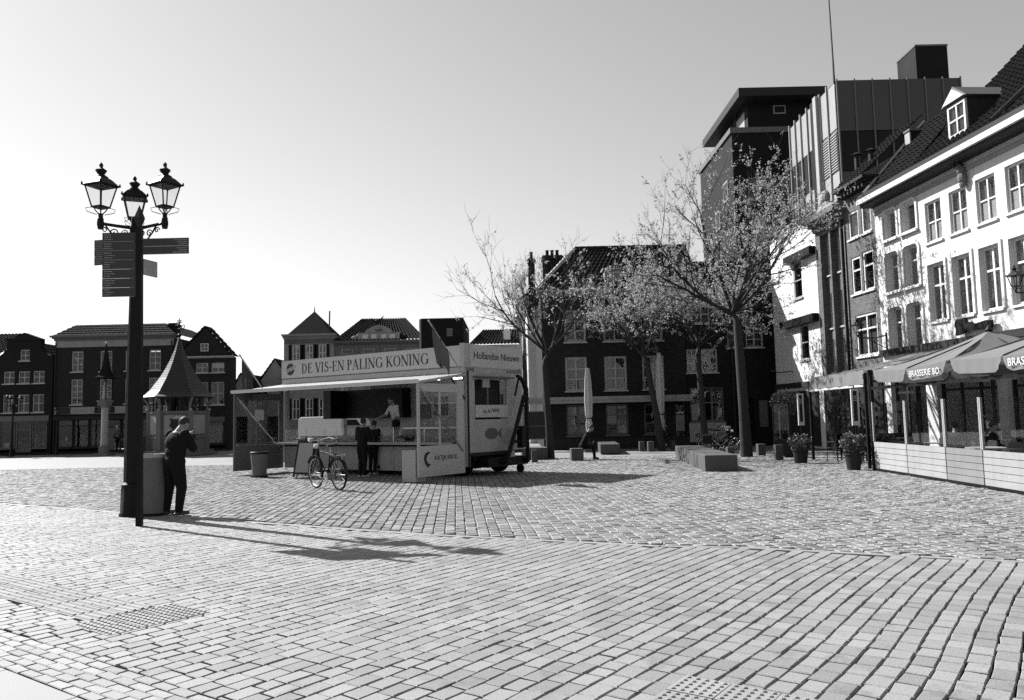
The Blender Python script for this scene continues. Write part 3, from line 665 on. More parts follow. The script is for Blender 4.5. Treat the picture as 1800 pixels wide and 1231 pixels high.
# neighbour with the shop window
t = thing('shop_house', 'dark brick house with a small-paned shop window and pale panel behind the parked bicycles', 'house', (8.98, 41.02, 0)); x0 = 8.98
ops = [(9.0, 9.55, 3.76, 4.98), (9.75, 10.6, 3.76, 4.98), (11.15, 11.95, 5.0, 6.2), (12.1, 13.0, 5.0, 6.2), (9.4, 10.3, 6.3, 7.7), (11.3, 12.2, 7.4, 8.6)]
ops = rel(ops, x0); sw = (.12, 1.85, 1.25, 3.0); dd = (2.5, 3.4, .05, 2.4)
wall(t, 0, 4.7, 0, 9.4, ops + [sw, dd], M_brick_bk, 9)
for o in ops: window(t, *o, 2, 3, .08, .03, curtain=1)
window(t, *sw, 3, 2, .07, .05, fm=M_mid, split=[.55, .45], name='shop_window', curtain=2)
window(t, *dd, 1, 1, .08, .03, .3, M_black, False, name='door')
MB().box(.02, 1.9, -.06, .0, .2, 1.2).build('pale_panel', M_light, t); MB().lathe([(.11, 0), (.11, .02)], 12, (0, 0, 0), M=Matrix.Translation((.45, -.06, .55)) @ Matrix.Rotation(R(90), 4, 'X')).build('round_vent', M_black, t)
MB().box(3.64, 4.06, -.06, .0, .9, 2.25).build('pale_board', M_mid, t)
cornice(t, 0, 4.7, 9.2, 9.5, M_brick_bk, .3)
MB().tube([(2.35, -.08, 0), (2.35, -.08, 9.2)], .05, 6).build('downpipe', M_dkgrey, t)
MB().box(0, 4.7, 0, 9, 9.4, 9.48).build('roof', M_slate, t)
# ================================================================= dark tower block behind the trees
t = thing('tower_block', 'black brick tower block with a flat overhanging roof behind the tall tree', 'building', (14.45, 50, 0))
ops = [(.9, 2.6, 15.2, 16.7), (3.2, 3.9, 15.2, 16.7)]
wall(t, 0, 6.5, 0, 19.9, ops, M_brick_bk, 8.6); [window(t, *o, 3, 2, .08, .04) for o in ops]
MB().box(-.12, 4.6, -.12, .3, 19.6, 19.95).build('parapet', M_stone_dk, t); MB().box(-.12, .3, .31, 8.7, 19.6, 19.95).build('parapet', M_stone_dk, t)
for k, (y, z) in enumerate(((1.2, 15.6), (3.4, 14.2), (5.6, 12.6))):
    f = MB().box(-.08, .02, y, y + 1.1, z, z + 1.3).build('side_window', M_stone, t); MB().box(-.1, -.081, y + .12, y + .98, z + .12, z + 1.18).build('pane', M_dkgrey, f)
MB().box(1.4, 6.5, 1.0, 8, 19.9, 22.0).build('penthouse', M_brick_bk, t)
ow = MB().box(1.36, 1.4, 1.6, 3.4, 20.1, 21.6).build('penthouse_window', M_light, t)
MB().box(.5, 6.2, -.3, 9.5, 21.95, 22.5).build('overhanging_roof', M_dkgrey, t)
f = MB().box(3.1, 3.9, .92, 1.02, 21.2, 21.75).build('small_window', M_light, t); MB().box(3.17, 3.83, .9, .919, 21.27, 21.68).build('pane', M_black, f)
# ================================================================= metal-clad office
t = thing('office_block', 'metal-clad office block with ribbed panels and a mast above the white houses', 'building', (17.1, 40, 0))
M_pan = mat('cladding_shaded_front', 0.035, 0.45, 0.15, 1.5, spec=0.4); M_panl = mat('cladding_sunlit_side', 0.26, 0.45, 0.1, 1.5)  # same cladding twice: shade on the front, sun on the side, set by colour
MB().box(0, 6.4, 0.02, 7, 0, 18.7).build('core', M_dkgrey, t)
nx = 7; bw = 6.4 / nx
for i in range(nx):
    for z0, z1, m in ((16.0, 18.68, M_pan), (13.9, 15.95, M_black), (10.8, 13.85, M_pan)):
        MB().box(i * bw + .02, (i + 1) * bw - .02, -.06, .019, z0, z1).build('panel', m, t)
for i in range(nx + 1): MB().box(i * bw - .035, i * bw + .035, -.11, -.061, 10.5, 18.75).build('rib', M_mid, t)
for j, (y0, y1, top) in enumerate(((0.1, 1.0, 1), (1.05, 2.0, 1), (3.0, 3.9, 2), (3.95, 4.9, 2), (4.95, 5.8, 2), (5.85, 6.7, 2))):
    for z0, z1, k in ((16.2, 18.6, 0), (14.0, 16.15, 1), (10.5, 13.95, 0)):
        if k == 1 and top == 1:
            lv = MB().box(-.04, 0.0, y0, y1, z0, z1).build('louvre', M_mid, t)
            me = MB().box(-.09, -.041, y0 + .04, y1 - .04, -.035, .03).mesh('slat', M_panl)
            for q in range(14): link('slat', me, lv, (0, 0, z0 + .1 + q * .145))
        elif k == 1 and top == 2: MB().box(-.05, 0.0, y0, y1, z0, z1).build('window_panel', M_black, t)
        else: MB().box(-.06, 0.0, y0, y1, z0, z1).build('panel', M_panl, t)
    MB().box(-.15, -.061, y1 - .02, y1 + .06, 10.4, 18.8).build('rib', M_panl, t)
MB().box(-.3, 0, 2.1, 2.5, 9, 18.75).build('fin', M_light, t); MB().box(-.28, 0, 2.52, 2.95, 9, 18.6).build('fin', M_black, t)
MB().box(4.75, 6.45, 1.0, 3.0, 18.7, 20.9).build('plant_room', M_brick_bk, t); MB().box(4.72, 6.48, .97, 3.03, 20.91, 21.0).build('plant_room_cap', M_stone_dk, t)
MB().tube([(-.05, .1, 18.6), (-.05, .1, 20), (-.1, .1, 25.5)], [.06, .045, .03], 6).build('mast', M_iron, t)
# ================================================================= RIGHT-HAND ROW (fronts face the square; local x runs towards the camera)
RD = V3((0.071, -0.9975, 0)); RP = V3((13.2, 39.5, 0)); RZ = math.atan2(RD.y, RD.x)
def row(u): return RP + RD * u
# R1 white blank-walled house
t = thing('white_house', 'white rendered house with two dark projecting bands beside the narrow brick house', 'house', row(-.3), RZ)
ops = [(2.6, 3.5, 6.9, 8.6), (3.0, 3.9, 4.0, 5.6)]
wall(t, 0, 5.05, 0, 10.4, ops, M_render, 3.5)
for o in ops: window(t, *o, 1, 2, .08, .03, .05, M_light)
MB().box(0, 5.0, -.12, .0, 2.75, 3.0).build('sill_band', M_dkgrey, t); MB().box(1.4, 5.0, -.3, 0, 5.6, 5.95).build('shade_rail', M_black, t); MB().box(2.2, 5.0, -.3, 0, 8.6, 8.95).build('shade_rail', M_black, t)
MB().box(-.05, 5.05, -.1, 3.5, 10.4, 10.5).build('coping', M_stone, t)
MB().box(.3, 4.6, -.04, .0, .1, 2.6).build('shop_panel', M_dkgrey, t)
l_ = MB().tube([(2.0, 0, 3.55), (1.9, -.9, 3.5)], .025, 6); l_.lathe([(.12, 0), (.2, .06), (.04, .16)], 10, (1.9, -.95, 3.5)); l_.build('wall_spotlight', M_iron, t)
# R2 narrow dark brick house with pilasters
t = thing('narrow_house', 'narrow tall brick house with recessed window bays and heavy cornice', 'house', row(4.8), RZ)
cols = [(.45, 1.1), (1.4, 2.05)]; ops = [(a, b, z0, z1) for a, b in cols for z0, z1 in ((7.5, 9.0), (5.2, 6.7), (3.3, 4.7))]
wall(t, 0, 2.65, 0, 9.6, [(a - .08, b + .08, 3.1, 9.25) for a, b in cols], M_brick_md, 3.2, rec=.2)
wall(t, .3, 2.25, 3.0, 9.3, ops, M_brick_md, .3, y=.24, sides=False, back=False, name='recessed_wall')
for o in ops: window(t, *o, 1, 2, .07, .03, .08, M_frame, y0=.24)
cornice(t, 0, 2.65, 9.45, 10.05, M_stone_dk, .55)
mb = MB(); mb.prism([(.2, 10.05), (2.4, 10.05), (2.0, 10.3), (1.3, 10.6), (.6, 10.3)], -.2, .1); mb.ball((1.3, -.1, 10.75), (.28, .2, .3)); mb.build('crest', M_stone, t)
MB().tube([(2.55, -.1, 3), (2.55, -.1, 9.6)], .06, 6).build('downpipe', M_black, t); MB().box(.1, 2.5, -.05, 0, .1, 2.9).build('shop_panel', M_dkgrey, t)
tiled(t, (0, .1, 10.0), (2.65, .1, 10.0), (2.65, 2.6, 12.3), (0, 2.6, 12.3), M_tile)
# R3 brick house
t = thing('brick_house', 'grey brick house with white sash windows beside the white house', 'house', row(7.48), RZ)
ops = [(.25, 1.05, 8.5, 9.6), (1.28, 2.0, 8.5, 9.65), (.3, 1.03, 6.26, 7.74), (1.2, 2.0, 6.26, 7.8), (.38, 2.0, 3.75, 5.4)]
wall(t, 0, 2.25, 0, 10.45, ops, M_brick_md, 3.4, rec=.1)
for i, o in enumerate(ops): window(t, *o, 2 if i == 4 else 1, 2, .09, .04, .06, M_white, split=[.66, .34] if i > 1 else [1], curtain=1 if i in (0, 1, 4) else 0)
cornice(t, 0, 2.25, 10.3, 10.6, M_dkgrey, .45); me = MB().box(-.05, .05, -.34, -.02, -.11, 0).mesh('bracket', M_dkgrey)
for i in range(8): link('bracket', me, t, (.15 + i * .28, 0, 10.3))
tiled(t, (0, -.4, 10.6), (2.25, -.4, 10.6), (2.25, 2.2, 13.0), (0, 2.2, 13.0), M_tile)
for x, h in ((.1, .7), (1.2, .5)): v = MB().lathe([(.1, 0), (.1, h)], 8, (x, .6, 11.4)); v.lathe([(.24, 0), (.05, .1)], 8, (x, .6, 11.4 + h)); v.build('roof_vent', M_dkgrey, t)
MB().box(.1, 2.15, -.05, 0, .1, 3.0).build('shop_panel', M_dkgrey, t)
# R4 + R5 white house
t = thing('white_house', 'long white rendered house with round-cornered windows and big tiled roof above the terrace', 'house', row(9.75), RZ); B = 9.75
def rrect(x0, x1, z0, z1, r, n=4):
    pts = []
    for cx, cz, a0 in ((x1 - r, z1 - r, 0), (x0 + r, z1 - r, 90), (x0 + r, z0 + .02, 180), (x1 - r, z0 + .02, 270)):
        rr = r if a0 < 180 else .02
        cx2 = cx if a0 < 180 else (x0 + .02 if a0 == 180 else x1 - .02)
        for i in range(n + 1): a = R(a0 + 90 * i / n); pts.append((cx2 + rr * math.cos(a), cz + rr * math.sin(a)))
    return pts
RWN = [(a, b, z0, z1) for a, b in ((10.32, 11.22), (11.52, 12.45)) for z0, z1 in ((7.9, 8.92), (5.95, 7.38), (3.83, 5.35))]
SW = [(12.95 + i * 1.325, 13.83 + i * 1.325) for i in range(7)]
UPW = [(a, b, 7.2, 8.58) for a, b in SW]; MDW = [(a, b, 4.53, 6.45) for a, b in SW]
GF = [(.4, 2.6, .2, 3.0), (3.2, 6.2, .2, 3.0), (6.6, 9.6, .2, 3.0), (10.0, 13, .2, 3.0)]
wall(t, 0, 13.4, 0, 9.3, rel(RWN, B) + rel(UPW, B) + rel(MDW, B) + GF, M_render, 9, rec=.3)
for o in rel(RWN, B):
    tall = o[3] - o[2] > 1.2
    f = window(t, *o, 2 if tall else 1, 2 if tall else 1, .07, .035, .24, M_white, False, split=[.66, .34] if tall else None)
    mb = MB(); pin = rrect(o[0], o[1], o[2], o[3], .2); pout = rrect(o[0] - .1, o[1] + .1, o[2] - .08, o[3] + .1, .27); n = len(pin)
    for i in range(n):
        j = (i + 1) % n; A = [V3((pin[i][0], -.05, pin[i][1])), V3((pin[j][0], -.05, pin[j][1])), V3((pout[j][0], -.05, pout[j][1])), V3((pout[i][0], -.05, pout[i][1]))]
        mb.quad(*A); mb.quad(A[0], A[1], A[1] + V3((0, .08, 0)), A[0] + V3((0, .08, 0))); mb.quad(A[3], A[2], A[2] + V3((0, .06, 0)), A[3] + V3((0, .06, 0)))
    for cx, s in ((o[0], 1), (o[1], -1)):   # rounded upper corners
        mb.prism([(cx, o[3])] + [(cx + s * (.2 - .2 * math.cos(R(a))), o[3] - .2 + .2 * math.sin(R(a))) for a in (0, 22, 45, 68, 90)], -.045, .2)
    mb.build('window_surround', M_render, t); MB().box(o[0] - .1, o[1] + .1, -.12, -.051, o[2] - .12, o[2] - .04).build('sill', M_render, t)
for o in rel(UPW, B):
    f = window(t, *o, 2, 2, .07, .03, .1, M_white)
    W_, H_ = o[1] - o[0], o[3] - o[2]; MB().box(.07, W_ - .07, .03, .034, .07, H_ * .5).build('frosted_film', M_white, f); MB().box(.07, W_ - .07, .08, .084, H_ * .5, H_ - .07).build('blind', M_mid, f)
for o in rel(MDW, B):
    window(t, *o, 2, 2, .08, .04, .12, M_white, split=[.64, .36])
    mb = MB(); mb.box(o[0] - .12, o[0] - .01, -.05, .01, o[2], o[3] + .1).box(o[1] + .01, o[1] + .12, -.05, .01, o[2], o[3] + .1).box(o[0] - .01, o[1] + .01, -.049, .01, o[3] + .01, o[3] + .1); mb.build('window_surround', M_render, t)
for i, o in enumerate(GF): window(t, *o, 3, 2, .1, .05, .2, M_dkgrey, False, split=[.75, .25], name='shop_window')
MB().box(0, 13.4, -.06, 0, 9.0, 9.14).build('string_course', M_stone, t)
MB().box(-.1, 13.4, -.5, .0, 9.3, 9.42).build('soffit', M_dkgrey, t); MB().box(-.15, 13.4, -.62, .05, 9.425, 9.6).build('gutter', M_white, t); MB().box(-.12, 13.4, -.56, .05, 9.605, 9.78).build('gutter_top', M_dkgrey, t)
MB().box(0, 13.4, -.14, 0, 3.62, 3.85).build('fascia_rail', M_dkgrey, t)
tiled(t, (0.05, -.35, 9.8), (3.0, -.35, 9.8), (3.0, 2.2, 12.6), (0.05, 2.2, 12.6), M_tile, .24, .34)
MB().tube([(0.03, -.38, 9.85), (0.03, 2.2, 12.68)], .08, 6).build('verge', M_light, t)
pw = MB().box(.15, .5, 1.35, 4.6, 9.8, 12.15).build('party_wall', M_brick_bk, t); MB().box(.12, .53, 1.28, 4.65, 12.151, 12.23).build('coping', M_stone_dk, pw); MB().box(.16, .49, 1.3, 1.349, 10.6, 12.1).build('sunlit_edge', M_light, pw)  # thin light-grey strip puts sunlight on the wall's front into the colour
tiled(t, (3.0, -.35, 9.8), (13.4, -.35, 9.8), (13.4, 4.4, 14.5), (3.0, 4.4, 14.5), M_tile, .24, .34, .045)
ridge(t, (7.2, -.25, 9.95), (8.6, 3.9, 14.0), M_tile, .13); ridge(t, (3.0, 4.4, 14.55), (13.4, 4.4, 14.55), M_tile, .13)
MB().prism([(-.3, 9.8), (4.4, 14.4), (9, 9.8)], 2.98, 3.0, 'x').build('gable_side', M_brick_dk, t)
dm = MB().box(4.45, 5.45, .25, 2.6, 9.85, 11.45).build('dormer', M_dkgrey, t)
MB().prism([(4.3, 11.45), (5.6, 11.45), (4.95, 11.95)], .1, 2.8).build('dormer_roof', M_mid, dm); MB().prism([(4.4, 11.47), (5.5, 11.47), (4.95, 11.86)], .07, .099).build('dormer_pediment', M_white, dm)
window(t, 4.5, 5.4, 10.35, 11.4, 2, 2, .08, .03, rec=.2, fm=M_white, sill=False, name='dormer_window', curtain=1)
ln = MB(); ln.ball((5.45, -.16, 9.05), (.13, .12, .15)).ball((5.45, -.14, 8.8), (.16, .12, .2)).ball((5.45, -.12, 8.6), (.12, .1, .12)); ln.build('lion_head', M_stone_dk, t)
MB().tube([(5.45, -.05, 9.2), (5.45, -.3, 9.32), (5.45, -.38, 9.2), (5.45, -.36, 9.1)], .03, 6).build('hook', M_iron, t)
# dark script sign, lettering too worn to read: flowing cut-out silhouette
mb = MB(); mb.prism([(4.72, 3.92), (5.15, 3.98), (5.2, 4.02), (6.35, 3.98), (6.42, 4.05), (6.4, 4.22), (6.2, 4.24), (5.75, 4.2), (5.5, 4.22), (5.42, 4.28), (5.3, 4.24), (5.2, 4.44), (5.1, 4.44), (5.06, 4.32), (4.98, 4.4), (4.85, 4.42), (4.74, 4.36), (4.7, 4.24), (4.76, 4.12)], -.22, -.12)
mb.build('script_sign', M_black, t)
for x in (4.9, 6.1): MB().tube([(x, -.14, 4.1), (x, .02, 4.1)], .02, 5).build('sign_bracket', M_iron, t)

# ================================================================= LANTERNS, LAMP POSTS, SIGNPOST
def lantern_parts(par, c, rot, s=1.0):
    """square tapering lantern on a stem; c = point where the stem stands"""
    Mx = Matrix.Translation(c) @ Matrix.Rotation(rot, 4, 'Z') @ Matrix.Scale(s, 4)
    root = MB(); A4 = R(45)
    root.lathe([(.05, -.02), (.06, .02), (.045, .04), (.045, .10), (.06, .12)], 8, M=Mx)
    for a in (0, 90, 180, 270):
        dx, dy = math.cos(R(a + 45)), math.sin(R(a + 45)); root.tube([Mx @ V3((dx * .03, dy * .03, .11)), Mx @ V3((dx * .09, dy * .09, .18)), Mx @ V3((dx * .13, dy * .13, .25))], .011, 5)
        root.tube([Mx @ V3((dx * .165, dy * .165, .26)), Mx @ V3((dx * .285, dy * .285, .68))], .014, 5)
        root.tube([Mx @ V3((dx * .16, dy * .16, .25)), Mx @ V3((dx * .27, dy * .27, .22)), Mx @ V3((dx * .24, dy * .24, .15)), Mx @ V3((dx * .07, dy * .07, .10))], .007, 4)
        root.tube([Mx @ V3((dx * .29, dy * .29, .69)), Mx @ V3((dx * .345, dy * .345, .71)), Mx @ V3((dx * .345, dy * .345, .76))], [.02, .025, .01], 5)
    root.lathe([(.15, .235), (.18, .24), (.18, .27), (.15, .272)], 4, rot=A4, M=Mx)
    o = root.build('lantern', M_iron, par)
    rf = MB(); rf.lathe([(.28, .67), (.335, .69), (.335, .71), (.20, .83), (.13, .87), (.13, .89), (.09, .91), (.06, .94)], 4, rot=A4, M=Mx)
    rf.lathe([(.055, .90), (.06, .93), (.105, 1.0), (.11, 1.02), (.05, 1.06), (.03, 1.08), (.038, 1.11), (.038, 1.14), (.01, 1.18)], 8, M=Mx); rf.build('lantern_roof', M_iron, o)
    for a in (0, 90, 180, 270):
        q = [Mx @ (Matrix.Rotation(R(a), 4, 'Z') @ V3(p)) for p in ((-.108, -.114, .272), (.108, -.114, .272), (.190, -.197, .672), (-.190, -.197, .672))]
        inn = (Mx.to_3x3() @ (Matrix.Rotation(R(a), 3, 'Z') @ V3((0, 1, 0)))) * .006
        MB().add(q + [p + inn for p in q], [(0, 1, 2, 3), (7, 6, 5, 4), (0, 4, 5, 1), (1, 5, 6, 2), (2, 6, 7, 3), (3, 7, 4, 0)]).build('glass_pane', M_lglass, o)
    return o
def scroll(mb, p, d, sz, r=.012):
    """iron spiral in the vertical plane along d"""
    d = V3(d).normalized(); pts = []
    for i in range(20):
        a = i / 19 * 3.6 * math.pi / 2 * 1.4; rr = sz * (1 - .045 * i); pts.append(V3(p) + d * (rr * math.cos(a)) + V3((0, 0, rr * math.sin(a))))
    mb.tube(pts, r, 4)
B0 = gnd(233, 907); t = thing('street_lamp', 'tall black cast-iron street lamp with three square lanterns beside the litter bin', 'street lamp', B0)
pole = MB(); pole.lathe([(.235, 0), (.235, .05), (.215, .08), (.20, .5), (.19, .56), (.20, .58), (.16, .62), (.155, 1.2), (.135, 2.2), (.11, 3.2), (.085, 4.2), (.075, 5.28), (.09, 5.31), (.09, 5.42), (.07, 5.45), (.07, 5.55), (.05, 5.62)], 10); pole.build('pole', M_iron, t, True).modifiers.new('es', 'EDGE_SPLIT').split_angle = R(35)
ANG = (R(206), R(116), R(-18)); ARMS = (.58, .62, .70)
for k, a in enumerate(ANG):
    ARM = ARMS[k]
    d = V3((math.cos(a), math.sin(a), 0)); mb = MB()
    z = 5.40 if k != 0 else 5.42
    mb.tube([V3((0, 0, z - .02)), d * .3 + V3((0, 0, z + .0)), d * ARM + V3((0, 0, z + .03))], [.035, .03, .028], 6)
    mb.tube([d * .07 + V3((0, 0, z - .42)), d * .25 + V3((0, 0, z - .3)), d * .42 + V3((0, 0, z - .12)), d * .5 + V3((0, 0, z))], .016, 5)
    scroll(mb, d * .34 + V3((0, 0, z - .13)), d, .075); scroll(mb, d * .52 + V3((0, 0, z - .09)), d, .06); scroll(mb, d * .18 + V3((0, 0, z - .12)), -d, .06)
    mb.lathe([(.05, -.08), (.065, 0), (.065, .05), (.055, .1)], 8, d * ARM + V3((0, 0, z))); mb.build('bracket_arm', M_iron, t)
    lantern_parts(t, d * ARM + V3((0, 0, z + .1)), (R(26 + 45), R(26), R(26 + 33))[k], .93)
lamp = t; t.rotation_euler = (0, R(-.6), 0)
# far lamps
dup(lamp, gnd(20, 803), R(30), 'small far street lamp with three lanterns before the gabled house', 'far street lamps', .56)
q = gnd(99, 800); t2 = thing('street_lamp', 'thin far lamp post with one lantern before the wide brick building', 'street lamp', q)
MB().lathe([(.1, 0), (.08, .6), (.05, .7), (.035, 2.3), (.035, 2.4)], 8).build('pole', M_iron, t2); lantern_parts(t2, V3((0, 0, 2.4)), .3, .5)
# signpost
Bp = gnd(245, 925); t = thing('signpost', 'slim black signpost with stacked direction boards in front of the street lamp', 'signpost', Bp)
t.rotation_euler = (0, R(-1.0), 0)
MB().box(-.045, .045, -.045, .045, 0, 5.02).build('post', M_black, t)
MB().lathe([(.03, 5.02), (.085, 5.17), (.085, 5.2), (.0, 5.42)], 4, rot=R(20)).build('finial', M_dkgrey, t)
M_board = mat('sign_board', 0.02, 0.35, 0.2, 4.0, spec=0.45); M_line = mat('sign_line', 0.35, 0.6, 0.1, 3.0)
def boards(n, ang, x0, x1, ztop, h, zslope=0.0, m=None):
    d = V3((math.cos(ang), math.sin(ang), 0)); nn = V3((-d.y, d.x, 0)); Mx = Matrix(((d.x, nn.x, 0, 0), (d.y, nn.y, 0, 0), (0, 0, 1, 0), (0, 0, 0, 1)))
    ya, yb2 = (-.0145, -.0125) if nn.y > 0 else (.0125, .0145)
    for i in range(n):
        za = ztop - i * h; o = MB().box(x0, x1, -.012, .012, za - h + .006, za, M=Mx).build('sign_board', m or M_board, t)
        a, b = min(x0, x1), max(x0, x1)
        l_ = MB().box(a + .03, b - .01, ya, yb2, za - h + .002, za - h + .007, M=Mx)
        for r_ in range(3):
            w_ = random.uniform(.15, .32) * (b - a); s_ = b - .03 - w_; zz = za - .03 - r_ * (h - .03) / 3.2; x = s_
            while x < b - .03:
                ww = random.uniform(.006, .016); l_.box(x, x + ww, ya, yb2, zz - .012, zz, M=Mx); x += ww + random.choice((.004, .004, .012))
        l_.build('printed_lines', M_line, o)
boards(7, R(-174), .055, .60, 4.94, .158)
boards(3, R(172), .06, .83, 4.86, .147)
boards(2, R(4), .055, .82, 4.83, .14)
boards(2, R(74), .055, .42, 4.5, .14, m=M_light)  # paler grey stands in for sun falling on these boards
# wall lanterns on the white house and the brick house
def wall_lantern(label, u, z, out, s=1.0):
    p = row(u) + V3((-.9975, -.071, 0)) * out; t = thing('wall_lantern', label, 'wall lantern', (p.x, p.y, z), RZ)
    lantern_parts(t, V3((0, 0, 0)), .35, s); mb = MB().tube([(0, 0, -.02), (0, out * .6, -.05), (0, out, .05)], .022, 6); mb.tube([(0, out * .3, -.05), (0, out * .7, -.3), (0, out, -.45)], .016, 5); scroll(mb, V3((0, out * .6, -.18)), (0, 1, 0), .09); mb.box(-.06, .06, out - .03, out, -.55, .15); mb.build('bracket', M_iron, t)
wall_lantern('black wall lantern on a bracket in front of the white house', 18.3, 4.72, .95, .62)
wall_lantern('black wall lantern on the grey brick house above the awning', 10.1, 4.35, 1.1, .62)
# ================================================================= FOOD TRAILER (local x along the serving side, y inwards)
TO = V3((-7.84, 27.24, 0)); TRZ = math.atan2(-.58, .815); TL, TW = 8.0, 2.75
t = thing('food_trailer', 'long white market trailer selling fish, its awning raised and sign board on top', 'food trailer', TO, TRZ); trailer = t
M_trw = mat('trailer_white', 0.30, 0.4, 0.12, 1.2, fine=0.06, spec=0.4, streak=0.15); M_trs = mat('trailer_sign', 0.38, 0.45, 0.08, 1.0, fine=0.05); M_trg = mat('trailer_grey', 0.1, 0.5, 0.15, 1.5, spec=0.4)
M_ink = mat('sign_ink', 0.03, 0.5, 0.2, 4.0); M_inkg = mat('faded_ink', 0.09, 0.6, 0.2, 4.0)
ch = MB().box(.15, 7.95, .35, .5, .42, .58).box(.15, 7.95, 2.2, 2.35, .42, .58)
for i in range(9): ch.box(.3 + i * .93, .4 + i * .93, .5, 2.2, .44, .56)
ch.box(6.3, 7.9, .3, 2.4, .22, .42).build('chassis', M_black, t)
def wheel(par, c, r, wd, axis='y', name='wheel', m2=None):
    Mx = Matrix.Translation(c) @ (Matrix.Rotation(R(90), 4, 'X') if axis == 'y' else Matrix.Rotation(R(90), 4, 'Y'))
    o = MB().lathe([(r * .55, -wd * .45), (r * .88, -wd * .5), (r, -wd * .32), (r, wd * .32), (r * .88, wd * .5), (r * .55, wd * .45)], 20, M=Mx).build(name, M_rubber, par, True)
    MB().lathe([(.02, -wd * .40), (r * .3, -wd * .42), (r * .54, -wd * .3), (r * .54, wd * .3), (r * .3, wd * .42), (.02, wd * .40)], 14, M=Mx).build('rim', m2 or M_mid, o, True); return o
for x, y in ((3.6, .42), (3.6, 2.4), (4.5, .42), (4.5, 2.4), (7.35, 2.35), (7.35, .6)): wheel(t, (x, y, .36), .36, .22)
MB().box(.05, TL, .05, TW, .58, .68).build('floor', M_dkgrey, t)
for i in range(6):   # lower panels of the serving side
    a = .1 + i * 1.275; p = MB().box(a, a + 1.26, -.03, .04, .14, .86).build('side_panel', M_trw, t); MB().box(a + .12, a + 1.14, -.04, -.031, .3, .78).build('panel_inset', M_trw, p)
MB().lathe([(.05, 0), (.05, .03)], 10, M=Matrix.Translation((4.55, -.03, .24)) @ Matrix.Rotation(R(90), 4, 'X')).build('filler_cap', M_black, t)
MB().box(.1, 7.75, -.06, .05, .861, .9).build('rail', M_black, t)
MB().box(.12, 7.75, -.38, .35, .93, 1.0).build('counter', M_trw, t); MB().box(.12, 7.75, -.06, .3, .9, .929).build('counter_base', M_dkgrey, t)
for i in range(6):
    a = .2 + i * 1.25; s = MB().box(a, a + 1.23, -.02, -.01, 1.0, 1.42, M=Matrix.Translation((0, -.05, 0))).build('display_glass', M_glass_cl, t)
    MB().tube([(a, -.06, 1.0), (a, -.06, 1.44)], .014, 6).build('glass_post', M_steel, s)
    mb = MB()
    for k in range(9):
        mb.cur = random.randrange(3); x = a + .1 + random.random() * 1.0; mb.ball((x, .12 + random.random() * .3, 1.06 + random.random() * .06), (random.uniform(.08, .16), .05, .035), 8, 5, M=Matrix.Rotation(random.random() * 3, 3, 'Z'))
    mb.box(a + .02, a + 1.2, .0, .5, 1.001, 1.03); mb.build('fish_tray', [M_mid, M_light, M_dkgrey], t)
MB().box(.2, 7.7, .55, .58, 1.0, 1.18).build('display_back', M_trg, t)
MB().box(.15, 7.7, -.07, .5, 1.43, 1.45).build('glass_shelf', M_glass_cl, t)
for x in (0.0, TL - .14): MB().box(x, x + .14, 0, .14, .3, 3.1).build('corner_post', M_trw, t)
MB().box(0, .14, TW - .14, TW, .3, 3.0).build('corner_post', M_trw, t)
MB().box(1.4, TL - .02, TW - .06, TW, .68, 3.0).build('back_wall', M_trw, t); MB().box(.14, 1.4, TW - .055, TW - .005, .68, 1.5).build('back_wall', M_trw, t)
MB().box(.02, .08, .14, TW - .14, .5, 1.15).build('end_wall', M_trw, t)
cb = MB().box(.12, .5, 1.65, TW - .1, 1.75, 2.75).build('wall_cabinet', M_black, t)
for i in range(3): MB().box(.5, .52, 1.72 + i * .32, 1.98 + i * .32, 1.85, 2.65).build('glass_door', M_glass, cb)
MB().box(.6, 3.4, TW - .5, TW - .08, 1.75, 2.75).build('wall_cabinet', M_black, t)
for i in range(5): MB().box(3.7 + i * .75, 4.3 + i * .75, TW - .1, TW - .065, 1.7 + (i % 2) * .1, 2.4).build('menu_board', (M_trg, M_mid, M_light)[i % 3], t)
MB().box(3.5, 7.6, TW - .6, TW - .08, 1.35, 1.4).build('back_shelf', M_steel, t)
mb = MB()
for i in range(22):
    mb.cur = random.randrange(3); x = 3.6 + random.random() * 3.9; mb.lathe([(.05, 0), (.06, .12), (.03, .18), (.03, .24)], 8, (x, TW - .35 - random.random() * .2, 1.4))
mb.build('bottles', [M_mid, M_dkgrey, M_white], t)['kind'] = 'stuff'
MB().box(0, TL, 0.01, TW, 3.0, 3.1).build('roof', M_trw, t)
aw = MB(); aw.prism([(0, 2.95), (-2.0, 2.68), (-2.02, 2.62), (-1.96, 2.62), (0, 2.88)], -.05, TL + .02, 'x'); aw.build('awning', M_trw, t); MB().box(-.06, TL + .03, -2.05, -2.021, 2.63, 2.72).build('awning_edge', M_white, t)
for k, x in enumerate((3.6, 4.9, 6.2)): MB().box(x - .3, x + .3, -.44, -.40, 2.78, 2.81).build('strip_light', mat('lit_tube', .8, .5, 0, 1, emit=5.0), t)
for x in (5.2, 6.6): MB().box(x - .4, x + .4, 1.6, 1.66, 2.9, 2.94).build('strip_light', MATS['lit_tube'], t)
MB().box(0, TL, -.06, .0, 2.96, 3.12).build('fascia', M_trw, t)
sb = MB().box(.02, TL - .02, -.10, -.03, 3.14, 3.74).build('sign_board', M_trs, t); MB().box(.02, TL - .02, -.108, -.101, 3.125, 3.139).build('sign_trim', M_dkgrey, t)
eb = MB().box(TL - .05, TL + .06, .12, TW, 3.14, 3.78).build('end_sign_board', M_trs, t)
MB().box(TL - .13, TL + .04, -.12, .12, 3.13, 3.8).build('sign_post', M_trw, t)
MB().box(.0, TL, TW - .08, TW - .02, 3.1, 3.7).build('sign_back', M_trg, t)
